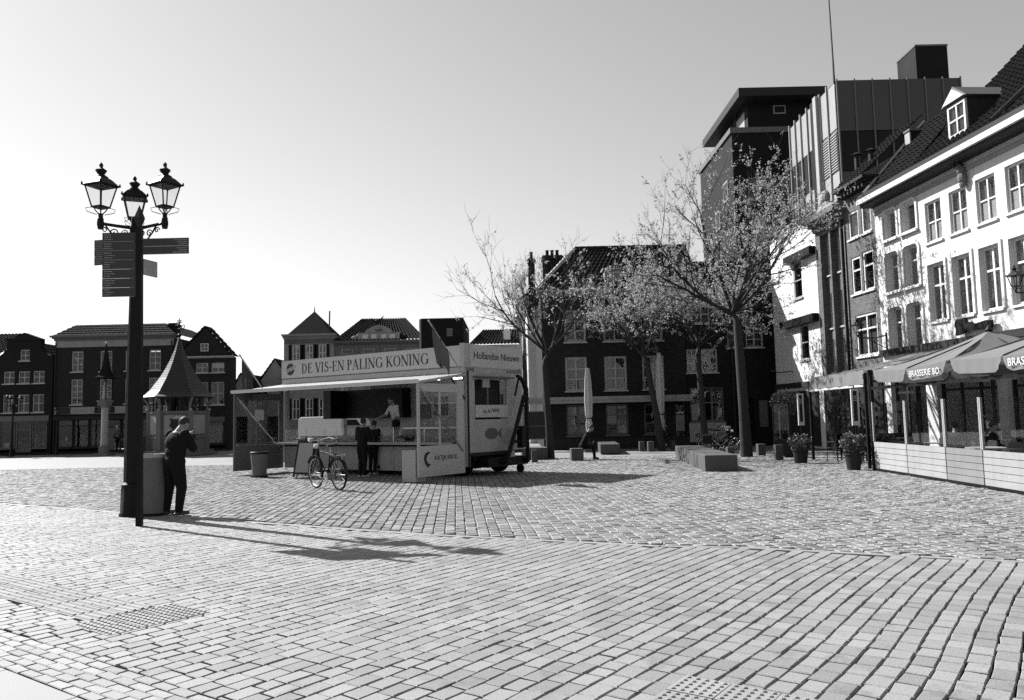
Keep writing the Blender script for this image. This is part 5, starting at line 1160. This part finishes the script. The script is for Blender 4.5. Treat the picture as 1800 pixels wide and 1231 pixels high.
PR = [(2.0, 3.2), (1.97, 3.24), (1.76, 3.38), (1.52, 3.62), (1.29, 3.94), (1.0, 4.35), (.74, 4.8), (.49, 5.3), (.25, 5.9), (.06, 6.6)]
mb = MB(); PP = []
for (ra, za), (rb, zb) in zip(PR[1:], PR[2:]):
    n = max(1, int(math.hypot(rb - ra, zb - za) / .13))
    for i in range(n): f0, f1 = i / n, (i + 1) / n; PP += [(ra + (rb - ra) * f0 + .018, za + (zb - za) * f0), (ra + (rb - ra) * f1, za + (zb - za) * f1 + .001)]
mb.lathe([PR[0]] + PP + [(.03, 6.62)], 6, rot=r0); rf = mb.build('roof', mat('roof_shingle', .017, .55, .3, 3.0, bump=.6, bscale=22, fine=.3, spec=.45), t)
f = MB().tube([(0, 0, 6.5), (0, 0, 7.75)], [.05, .02], 6).ball((0, 0, 6.75), .11).ball((0, 0, 7.1), .07)
for a in (0, 90, 180, 270):
    d = V3((math.cos(R(a)), math.sin(R(a)), 0)); f.tube([V3((0, 0, 6.95)), d * .22 + V3((0, 0, 7.1)), d * .3 + V3((0, 0, 7.3)), d * .2 + V3((0, 0, 7.36)), d * .17 + V3((0, 0, 7.26))], .025, 5); f.tube([V3((0, 0, 7.45)), d * .16 + V3((0, 0, 7.52)), d * .1 + V3((0, 0, 7.64))], .02, 5)
f.build('finial', M_iron, t)
a, b = hexp(1.55, 4), hexp(1.55, 5); d = (b - a).normalized(); n = V3((d.y, -d.x, 0)); Mx = Matrix(((d.x, n.x, 0, a.x), (d.y, n.y, 0, a.y), (0, 0, 1, 0), (0, 0, 0, 1)))
cr = MB().prism([(.5, 1.95), (.95, 1.95), (1.0, 1.75), (.93, 1.45), (.73, 1.25), (.53, 1.45), (.46, 1.75)], .03, .07, M=Mx @ Matrix.Translation((.22, 0, 0)))
for s in (-1, 1): cr.prism([(.73 + s * .2, 1.9), (.73 + s * .42, 2.05), (.73 + s * .36, 1.8), (.73 + s * .45, 1.6), (.73 + s * .3, 1.5), (.73 + s * .32, 1.3), (.73 + s * .15, 1.4)], .03, .06, M=Mx @ Matrix.Translation((.22, 0, 0)))
cr = cr.build('coat_of_arms', M_dkgrey, t); MB().prism([(.52, 2.0), (.94, 2.0), (1.0, 2.2), (.88, 2.1), (.82, 2.24), (.73, 2.12), (.64, 2.24), (.58, 2.1), (.46, 2.2)], .05, .09, M=Mx @ Matrix.Translation((.22, 0, 0))).build('crown', M_light, cr)
MB().box(-1.9, -1.6, -.9, -.5, .26, 1.1).lathe([(.07, 1.1), (.1, 1.2), (.04, 1.32)], 8, (-1.75, -.7, 0)).build('pump_spout', M_stone_dk, t)
q = gnd(183, 801); t = thing('shrine_column', 'stone column carrying a small roofed statue niche left of the lamp post', 'column', (q.x, q.y, 0))
MB().box(-.42, .42, -.42, .42, 0, .14).lathe([(.3, .14), (.3, .5), (.22, .6)], 8, rot=R(22)).build('base', M_stone_dk, t)
MB().lathe([(.2, .55), (.185, 2.65), (.24, 2.75)], 8, rot=R(22)).build('shaft', M_stone, t); MB().lathe([(.22, 2.74), (.3, 2.9), (.48, 3.08), (.48, 3.16)], 6).build('corbel', M_stone_dk, t)
for k in range(6): MB().tube([(.4 * math.cos(k * R(60)), .4 * math.sin(k * R(60)), 3.15), (.4 * math.cos(k * R(60)), .4 * math.sin(k * R(60)), 4.5)], .035, 6).build('niche_post', M_iron, t)
MB().lathe([(.12, 3.16), (.17, 3.3), (.13, 3.7), (.15, 3.95), (.06, 4.05), (.09, 4.15), (.07, 4.25), (.01, 4.32)], 10).build('statue', M_light, t)
MB().lathe([(.7, 4.42), (.68, 4.48), (.45, 4.62), (.3, 4.95), (.18, 5.5), (.07, 6.2), (.03, 6.5)], 6).build('spire_roof', M_slate, t); MB().ball((0, 0, 6.5), .08).build('finial', M_light, t)

# ================================================================= WHITE VAN behind the trailer
t = thing('white_van', 'white parked van glimpsed through the open end of the trailer', 'van', (-11.6, 43, 0), R(-4))
bd = [(0, .35), (0, 1.75), (.12, 1.92), (3.0, 1.95), (3.3, 1.85), (3.75, 1.3), (4.35, 1.05), (4.5, .9), (4.5, .35)]
bevel(MB().prism(bd, 0, 1.75).build('body', M_white, t), .06, 2)
MB().prism([(2.6, 1.25), (2.6, 1.75), (3.2, 1.75), (3.58, 1.25)], -.008, 0).build('side_window', M_black, t)
for x in (.8, 3.7): wheel(t, (x, .06, .32), .32, .2)
MB().box(4.48, 4.53, .1, 1.65, .35, .55).build('bumper', M_dkgrey, t)
for y in (.12, 1.4): MB().box(4.42, 4.505, y, y + .25, .72, .88).build('headlight', M_light, t)
MB().box(2.55, 2.56, -.01, 0, .5, 1.2).build('door_seam', M_dkgrey, t)
# ================================================================= TREES
M_bark = mat('bark', 0.03, 0.9, 0.3, 6.0, bump=0.8, bscale=25); M_leaf = mat('spring_leaves', 0.32, 0.6, 0.3, 0.8, transl=0.45, spec=0.3)
def tree(label, base, top_z, spread, seed, trunk_r=.13, fork=3.0, lean=(0, 0), leaves=9000, leaf=.075, nl=9, up=.55, bias=(0, 0), dens=1.0):
    rnd = random.Random(seed); t = thing('tree', label, 'tree', (base[0], base[1], 0), 0, 'trees on the square')
    tb = MB(); tips = []
    def grow(p, d, L, r, lv):
        n = 5 if lv < 2 else 4; pts = [p]; rad = [r]; q = p.copy(); dd = d.copy()
        for i in range(n):
            dd = (dd + V3((rnd.gauss(0, .13), rnd.gauss(0, .13), rnd.gauss(0, .10) + (up * .10 if lv > 0 else 0))) + V3((bias[0], bias[1], 0)) * .02).normalized()
            q = q + dd * (L / n); pts.append(q.copy()); rad.append(r * (1 - .55 * (i + 1) / n))
            if lv >= 2: tips.append((q.copy(), dd.copy(), lv))
        tb.tube(pts, rad, (8, 6, 5, 4, 3)[min(lv, 4)], False)
        if lv >= 4: return
        kids = (nl, 6, 5, 4)[lv]
        for k in range(kids):
            f = (.35 + .65 * (k + .6) / kids) if lv else 1.0; i = min(n, max(1, int(round(f * n)))); b = pts[i]
            az = k * 2.4 + rnd.random() * 1.2; el = rnd.uniform(.35, .95) if lv else rnd.uniform(.25, .8)
            if lv == 0:
                b = pts[0].lerp(pts[-1], 1) + V3((0, 0, rnd.uniform(-.05, .12)))
                nd = V3((math.cos(az), math.sin(az), math.tan(rnd.uniform(R(8), R(55))))).normalized()
                grow(b, nd, spread * rnd.uniform(.75, 1.15) * (1.0 if nd.z < .6 else (top_z - fork) / spread * .5), r * .42, 1)
            else:
                o = dd.orthogonal().normalized(); o = Matrix.Rotation(az, 3, dd) @ o; nd = (d * math.cos(el) + o * math.sin(el) + V3((0, 0, .18))).normalized()
                grow(b, nd, L * rnd.uniform(.42, .62), max(rad[i] * .62, .006), lv + 1)
        if lv == 0: # leader
            grow(pts[-1], (V3((rnd.gauss(0, .1), rnd.gauss(0, .1), 1))).normalized(), (top_z - fork) * .5, r * .5, 1)
    # trunk
    pts = [V3((0, 0, -.05)), V3((lean[0] * .3, lean[1] * .3, fork * .35)), V3((lean[0] * .75, lean[1] * .75, fork * .75)), V3((lean[0], lean[1], fork))]
    tb.tube(pts, [trunk_r * 1.25, trunk_r, trunk_r * .92, trunk_r * .85], 9, False)
    grow(pts[-1], V3((0, 0, 1)), .5, trunk_r * .85, 0)
    tb_o = tb.build('trunk', M_bark, t, True)
    LV, LF = [], []
    for i in range(leaves):
        p, d, lv = (rnd.choice(tips) if i % 6 == 0 else cl); cl = (p, d, lv); c = p + d * rnd.uniform(-.12, .06) + V3((rnd.gauss(0, .045), rnd.gauss(0, .045), rnd.gauss(0, .04)))
        a = V3((rnd.gauss(0, 1), rnd.gauss(0, 1), rnd.gauss(0, .7))).normalized(); b = a.orthogonal().normalized(); b = Matrix.Rotation(rnd.random() * 6.3, 3, a) @ b; s = leaf * rnd.uniform(.6, 1.35); k = len(LV)
        LV += [c - b * s * .5, c + a * s * .55, c + b * s * .5 + a.cross(b) * s * .15, c - a * s * .55]; LF.append((k, k + 1, k + 2, k + 3))
    me = bpy.data.meshes.new('crown'); me.from_pydata([tuple(v) for v in LV], [], LF); me.materials.append(M_leaf); link('crown', me, t); return t
tree('small sparse tree with thin bare branches beside the trailer', (1.45, 32.07), 9.0, 3.4, 3, .14, 3.7, (-.15, 0), 2600, .07, 8, .5, (-.6, 0))
tree('leaning leafy tree in front of the brick corner house', (6.94, 37.6), 9.6, 3.0, 5, .15, 4.0, (-.55, 0), 11000, .072, 9, .5)
tree('leafy tree behind the tall tree, before the shop house', (8.75, 36.6), 9.2, 2.9, 8, .14, 4.3, (-.2, 0), 8000, .07, 9, .5)
tree('tall spreading tree with fresh leaves in front of the tower block', (8.74, 30.18), 12.8, 3.6, 12, .19, 5.0, (-.12, 0), 17000, .06, 11, .7)

# ================================================================= TERRACE: fence panels, parasols, awning, furniture, plants
M_plank = [mat('fence_plank%d' % i, g_, .75, .2, 2.0, bump=.3, bscale=30, fine=.15, streak=.2) for i, g_ in enumerate((.28, .26, .18))]
FA, FB = V3((9.86, 21.95, 0)), V3((9.5, 14.3, 0)); FD = (FB - FA).normalized(); FRZ = math.atan2(FD.y, FD.x)
cuts = [0, 2.02, 3.98, 5.52, 7.5, 9.5, 11.5]
ORD = ['first pale wooden fence panel with glass above, next to the flower pot', 'second pale wooden fence panel with glass above, counted from the flower pot', 'weathered greyer third wooden fence panel with glass above', 'fourth wooden fence panel with glass above, at the right picture edge', 'fifth wooden fence panel with glass, beyond the right picture edge', 'sixth wooden fence panel with glass, nearest the camera side']
for i, (a, b) in enumerate(zip(cuts, cuts[1:])):
    q = FA + FD * a; L_ = b - a; t = thing('fence_panel', ORD[i], 'fence panel', q, FRZ, 'terrace fence panels')
    m = M_plank[2 if i == 2 else i % 2]
    for k in range(5):
        MB().box(.02, L_ - .02, -.02 + random.uniform(-.003, .003), .02, .07 + k * .144, .07 + k * .144 + .132).build('plank', m, t)
    MB().box(.0, L_, -.04, .04, .02, .065).build('bottom_rail', M_black, t); MB().box(.01, L_ - .01, .021, .05, .07, .78).build('backing', M_dkgrey, t)
    for x in (.03, L_ - .03): MB().box(x - .02, x + .02, -.03, .015, .79, 1.86).build('glass_post', M_light, t)
    MB().box(.05, L_ - .05, -.01, -.002, .80, 1.84).build('glass_pane', M_glass_cl, t)
    for x in (.06, L_ - .06): MB().lathe([(.035, 0), (.035, .03)], 8, (x, 0, -.01)).build('foot', M_steel, t)
def parasol(label, c, half, ze, za, txt):
    t = thing('parasol', label, 'parasol', (c[0], c[1], 0), R(-2.7), 'large terrace parasols'); n = 8; h = half
    apex = V3((0, 0, za)); cs = [V3((-h, h, ze)), V3((-h, -h, ze)), V3((h, -h, ze)), V3((h, h, ze))]
    for k in range(4):
        a, b = cs[k], cs[(k + 1) % 4]; mb = MB(); vs = []
        for i in range(n + 1):
            for j in range(n + 1):
                f = j / n; p = a.lerp(b, i / n).lerp(apex, f); p.z -= .16 * math.sin(math.pi * f) * .6 + .07 * math.sin(math.pi * i / n) * (1 - f); vs.append(p)
        mb.add(vs, [(i * (n + 1) + j, (i + 1) * (n + 1) + j, (i + 1) * (n + 1) + j + 1, i * (n + 1) + j + 1) for i in range(n) for j in range(n)]); o = mb.build('canopy_panel', M_canvas, t, True)
        d = (b - a).normalized(); out = V3((d.y, -d.x, 0)); out = out if out.dot(a + b) > 0 else -out; L_ = (b - a).length
        for u0, u1 in ((.01, .495), (.505, .99)):
            vs = []; m_ = 14
            for i in range(m_ + 1):
                u = u0 + (u1 - u0) * i / m_; cut = max(0, 1 - min(i, m_ - i) / 1.6); p = a + d * (L_ * u) - V3((0, 0, .07 * math.sin(math.pi * u)))
                for j in range(4): f = j / 3; vs.append(p + out * (.02 + .025 * math.sin(i * 1.9) * f) + V3((0, 0, -.30 * f * (1 - .5 * cut * f))) + d * (cut * f * .06 * (1 if i < m_ / 2 else -1)))
            v = MB().add(vs, [(i * 4 + j, (i + 1) * 4 + j, (i + 1) * 4 + j + 1, i * 4 + j + 1) for i in range(m_) for j in range(3)]).build('valance', M_canvas, o, True)
            if txt and k == 0 and u0 > .4:
                text(o, txt, .21, TM(a + d * (L_ * .745) + out * .058 + V3((0, 0, -.215)), d, (0, 0, 1)), M_white, sx=1.15, name='valance_lettering')
    MB().tube([(0, 0, 0), (0, 0, za - .02)], .05, 8).build('pole', M_dkgrey, t); MB().lathe([(.06, za - .05), (.1, za + .02), (.02, za + .12)], 8).build('cap', M_black, t)
    for q in cs + [(cs[k] + cs[(k + 1) % 4]) / 2 for k in range(4)]: MB().tube([V3((0, 0, za - .08)), q - V3((0, 0, .06))], .018, 5).build('rib', M_dkgrey, t)
    bevel(MB().box(-.45, .45, -.45, .45, 0, .12).build('base_weight', M_dkgrey, t), .02)
    return t
parasol('large square canvas parasol with white lettering above the first fence panels', (11.68, 19.4), 2.03, 2.7, 3.52, 'BRASSERIE BO')
parasol('large square canvas parasol with white lettering, cut by the right picture edge', (11.5, 15.25), 2.03, 2.7, 3.52, 'BRASSERIE BO')
# black frame posts of the terrace
for i, (p, lb) in enumerate((((9.9, 22.1), 'black terrace frame at the flower pot end of the fence'),)):
    t = thing('black_pergola', lb, 'pergola', (p[0], p[1], 0), FRZ); MB().box(-.05, .05, -.05, .05, 0, 2.75).box(.06, .12, -.04, .04, 0, 2.6).build('post', M_black, t)
    MB().box(-.05, .05, .05, 4.4, 2.62, 2.72).build('beam', M_black, t); MB().box(.0, 7.6, -.03, .03, 2.2, 2.28).build('cross_beam', M_black, t); MB().box(-.05, .05, 1.2, 1.3, 0, 2.6).build('post', M_black, t)
    MB().box(-.02, .02, .1, 1.15, .1, 1.0).build('side_panel', M_black, t)
# awning over the entrance
t = thing('shop_awning', 'grey fabric awning with a white front rail over the dark shop entrance', 'awning', (0, 0, 0))
A0, A1 = V3((10.2, 27.4, 0)), V3((10.05, 22.75, 0)); W0, W1 = V3((13.9, 27.6, 0)), V3((14.2, 22.9, 0)); Zf, Zw = 2.78, 3.55; vs = []
n = 10
for i in range(n + 1):
    for j in range(7):
        f, s_ = i / n, j / 6; p = A0.lerp(A1, f).lerp(W0.lerp(W1, f), s_); vs.append(p + V3((0, 0, Zf + (Zw - Zf) * s_ - .06 * math.sin(math.pi * s_) + .012 * math.sin(i * 2.2))))
MB().add(vs, [(i * 7 + j, (i + 1) * 7 + j, (i + 1) * 7 + j + 1, i * 7 + j + 1) for i in range(n) for j in range(6)]).build('canopy', mat('awning_cloth', .14, .9, .15, 1.5, fine=.1), t, True)
vs = []
for i in range(21):
    f = i / 20; p = A0.lerp(A1, f)
    for j in range(3): vs.append(p + V3((-.03 - .015 * math.sin(i * 1.7) * j, 0, Zf - .2 * j)))
MB().add(vs, [(i * 3 + j, (i + 1) * 3 + j, (i + 1) * 3 + j + 1, i * 3 + j + 1) for i in range(20) for j in range(2)]).build('valance', MATS['awning_cloth'], t, True)
MB().tube([A0 + V3((0, 0, Zf - .44)), A1 + V3((0, 0, Zf - .44))], .035, 6).build('front_rail', M_white, t)
for p, q in ((A0, W0), (A1, W1)): MB().tube([p + V3((0, 0, Zf - .1)), q + V3((0, 0, 2.6))], .03, 6).build('arm', M_black, t)
for p in (A0, A1): MB().box(p.x - .04, p.x + .04, p.y - .04, p.y + .04, 0, Zf - .1).build('post', M_black, t)
def framed_sign(label, px, py0, py1, Y, wpx, rz):
    a, b = at(px, py1, Y), at(px, py0, Y); wd = wpx / FPX * Y; t = thing('menu_board', label, 'menu board', (a.x, a.y, a.z), rz); h = b.z - a.z
    MB().box(-wd / 2, -wd / 2 + .05, -.02, .02, 0, h).box(wd / 2 - .05, wd / 2, -.02, .02, 0, h).box(-wd / 2 + .05, wd / 2 - .05, -.019, .019, 0, .12).box(-wd / 2 + .05, wd / 2 - .05, -.019, .019, h - .05, h).build('frame', M_white, t)
    o = MB().box(-wd / 2 + .05, wd / 2 - .05, -.01, .01, .12, h - .05).build('board', M_dkgrey, t)
    for k in range(3): MB().box(-wd / 4, wd / 4, -.014, -.011, h - .22 - k * .06, h - .19 - k * .06).build('printed_line', M_light, o)
    MB().box(-.015, .015, .02, .04, -a.z, h + .1).build('stand', M_black, t)
framed_sign('white-framed dark menu board hanging at the right end of the awning', 1505, 684, 748, 22.6, 14, R(5)); framed_sign('white-framed menu board at the left end of the awning beside the bay tree', 1409, 692, 748, 27.2, 11, R(8))
# display racks and chair below the awning
def rack(label, x, y, rz, h=1.75):
    t = thing('display_rack', label, 'rack', (x, y, 0), rz)
    for sx in (-.4, .4):
        for sy in (-.2, .2): MB().box(sx - .02, sx + .02, sy - .02, sy + .02, 0, h).build('post', M_black, t)
    for k in range(6):
        z = .25 + k * .27; MB().box(-.4, .4, -.2, .2, z, z + .02).build('shelf', M_black, t); o = MB()
        for i in range(5): o.cur = i % 3; o.ball((-.3 + i * .15, -.08, z + .08), (.065, .08, .06), 8, 5)
        o.build('goods', [M_dkgrey, M_mid, M_light], t)['kind'] = 'stuff'
rack('black shelf rack of small goods under the left of the awning', 11.1, 26.4, R(-40)); rack('black shelf rack of small goods under the middle of the awning', 11.0, 24.6, R(-35), 1.85)
def chair(label, loc, rz, group=None):
    t = thing('terrace_chair', label, 'chair', loc, rz, group); bevel(MB().box(-.22, .22, -.22, .22, .42, .46).build('seat', M_black, t), .01); MB().prism([(-.2, .5), (.2, .5), (.23, .88), (.15, .92), (-.15, .92), (-.23, .88)], .2, .23).build('backrest', M_black, t)
    for sx in (-.2, .2):
        MB().tube([(sx, -.2, .44), (sx * 1.1, -.24, 0)], .014, 6).build('leg', M_dkgrey, t); MB().tube([(sx, .2, .9), (sx, .2, .44), (sx * 1.1, .26, 0)], .014, 6).build('leg', M_dkgrey, t); MB().tube([(sx * 1.15, -.18, .64), (sx * 1.15, .2, .66)], .016, 6).tube([(sx * 1.1, -.18, .64), (sx, -.2, .44)], .012, 6).build('armrest', M_dkgrey, t)
    return t
q = gnd(1473, 812); c0 = chair('black armchair standing outside the fence under the awning', (q.x, q.y, 0), R(200))
for i, (x, y, a, lb) in enumerate(((10.7, 21.1, 90, 'terrace chair behind the first fence panel, nearest the glass'), (12.0, 20.4, -90, 'terrace chair behind the first fence panel, towards the house'), (10.6, 19.2, 80, 'terrace chair behind the second fence panel, nearest the glass'), (12.1, 18.4, -80, 'terrace chair behind the second fence panel, towards the house'), (10.6, 16.6, 95, 'terrace chair behind the third fence panel'), (11.9, 16.2, -95, 'terrace chair behind the third fence panel, towards the house'), (11.15, 18.95, 60, 'terrace chair under the guest behind the second panel'), (11.3, 20.65, 120, 'terrace chair under the guest behind the first panel'))):
    dup(c0, (x, y, 0), R(a), lb, 'terrace chairs behind the fence')
def table(label, x, y):
    t = thing('terrace_table', label, 'table', (x, y, 0), .2, 'terrace tables'); MB().lathe([(.42, .72), (.42, .745), (.0, .745)], 20).build('table_top', M_light, t); MB().tube([(0, 0, .03), (0, 0, .72)], .03, 8).build('pedestal', M_black, t); MB().lathe([(.25, 0), (.25, .02), (.04, .04)], 14).build('foot', M_black, t)
table('round terrace table behind the first fence panel', 11.35, 21.3); table('round terrace table behind the second fence panel', 10.75, 18.3); table('round terrace table behind the third fence panel', 11.2, 16.9)
# plants
M_leafd = mat('pot_leaves', .06, .5, .4, 3.0, transl=.3); M_petal = mat('petals', .35, .6, .3, 8.0, transl=.2)
def plant(name, label, px, py, r, h, fol_r, fol_z, n, stem=0, petals=0, seed=1):
    rnd = random.Random(seed); q = gnd(px, py); t = thing(name, label, 'plant', (q.x, q.y, 0)); MB().lathe([(r * .72, 0), (r * .95, h * .9), (r * 1.05, h * .9), (r * 1.05, h), (r * .9, h), (r * .88, h - .05), (.01, h - .05)], 16).build('pot', M_dkgrey, t)
    if stem: MB().tube([(0, 0, h - .05), (.03, 0, h + stem * .5), (0, 0, h + stem + fol_r * .4)], .025, 6).build('stem', M_bark, t)
    LV, LF = [], []; PV = MB()
    def leaf(c, s, V_, F_):
        a = V3((rnd.gauss(0, 1), rnd.gauss(0, 1), rnd.gauss(0, 1))).normalized(); b = Matrix.Rotation(rnd.random() * 6.3, 3, a) @ a.orthogonal().normalized(); k = len(V_); V_ += [c - b * s * .35, c + a * s, c + b * s * .35, c - a * s]; F_.append((k, k + 1, k + 2, k + 3))
    for i in range(n):
        d = V3((rnd.gauss(0, 1), rnd.gauss(0, 1), rnd.gauss(0, 1))).normalized() * (rnd.random() ** .4); leaf(V3((d.x * fol_r, d.y * fol_r, fol_z + d.z * fol_r * .8)), rnd.uniform(.035, .07), LV, LF)
    me = bpy.data.meshes.new('foliage'); me.from_pydata([tuple(v) for v in LV], [], LF); me.materials.append(M_leafd); link('foliage', me, t)
    if petals:
        LV, LF = [], []
        for i in range(petals):
            d = V3((rnd.gauss(0, 1), rnd.gauss(0, 1), abs(rnd.gauss(0, 1)))).normalized(); c = V3((d.x * fol_r * 1.05, d.y * fol_r * 1.05, fol_z + d.z * fol_r * .85))
            for _ in range(4): leaf(c + V3((rnd.gauss(0, .012), rnd.gauss(0, .012), rnd.gauss(0, .012))), .03, LV, LF)
        me = bpy.data.meshes.new('flowers'); me.from_pydata([tuple(v) for v in LV], [], LF); me.materials.append(M_petal); link('flowers', me, t)
plant('flower_pot', 'dark round flower pot beside the stone post near the awning', 1408, 814, .26, .44, .36, .66, 500, petals=26, seed=2)
plant('flower_pot', 'dark flower pot standing at the left end of the wooden fence', 1501, 826, .24, .46, .36, .74, 700, petals=40, seed=3)
plant('bay_tree', 'round-headed bay tree in a dark tub left of the awning', 1388, 803, .26, .5, .62, 2.0, 1600, stem=.75, seed=4)
# folded parasols
def folded(label, px, py, z0, z1, r):
    q = gnd(px, py); t = thing('folded_parasol', label, 'parasol', (q.x, q.y, 0), 0, 'folded parasols'); n = 12; vs = []; prof = [(z0, r * .75), (z0 + .12 * (z1 - z0), r * .8), (z0 + .2 * (z1 - z0), r * .5), (z0 + .24 * (z1 - z0), r * .85), (z0 + .5 * (z1 - z0), r), (z0 + .8 * (z1 - z0), r * .8), (z1, r * .45)]
    for z, rr in prof:
        for k in range(n): a = 2 * math.pi * k / n; ro = rr * (1.08 if k % 2 else .82); vs.append(V3((ro * math.cos(a), ro * math.sin(a), z)))
    m_ = len(prof); MB().add(vs, [(i * n + k, i * n + (k + 1) % n, (i + 1) * n + (k + 1) % n, (i + 1) * n + k) for i in range(m_ - 1) for k in range(n)] + [tuple((m_ - 1) * n + k for k in range(n))]).build('folded_canvas', mat('white_canvas', .4, .85, .12, 2.0, transl=.1), t); MB().tube([(0, 0, 0), (0, 0, z1 + .05)], .025, 6).build('pole', M_iron, t); MB().box(-.25, .25, -.25, .25, 0, .08).build('foot', M_dkgrey, t); MB().torus((0, 0, z0 + .2 * (z1 - z0)), r * .55, .02, 14, 4, Matrix.Rotation(R(90), 3, 'X')).build('tie', M_dkgrey, t)
folded('folded white parasol standing behind the sitting person', 1037, 794, .95, 3.9, .2)
folded('folded pale parasol standing behind the leaning tree trunk', 1164, 788, .9, 4.7, .2)
# glass screen left of the awning and board by the corner house
q = gnd(1372, 806); t = thing('glass_screen', 'dark framed glass screen standing by the white house left of the bay tree', 'screen', (q.x + .3, q.y + .6, 0), R(-15)); MB().box(-.3, -.25, -.03, .03, 0, 2.0).box(.25, .3, -.03, .03, 0, 2.0).box(-.25, .25, -.029, .029, 1.95, 2.0).box(-.25, .25, -.029, .029, .05, .1).box(-.25, .25, -.028, .028, .6, .64).build('frame', M_dkgrey, t); MB().box(-.25, .25, -.005, .005, .64, 1.95).build('pane', M_glass, t); MB().box(-.25, .25, -.01, .01, .1, .6).build('lower_panel', M_dkgrey, t)
q = at(942, 742, 39.6); t = thing('notice_board', 'dark framed notice board at the corner of the brick house beside the trailer', 'notice board', (q.x, q.y, .0), 0); o = MB().box(-.62, -.56, -.03, .03, 0, 2.0).box(.56, .62, -.03, .03, 0, 2.0).box(-.56, .56, -.029, .029, .55, .6).box(-.56, .56, -.029, .029, 1.9, 1.95).box(-.56, .56, -.029, .029, 1.2, 1.23).build('frame', M_mid, t); MB().box(-.56, .56, -.01, .01, .6, 1.9).build('board', M_dkgrey, t)
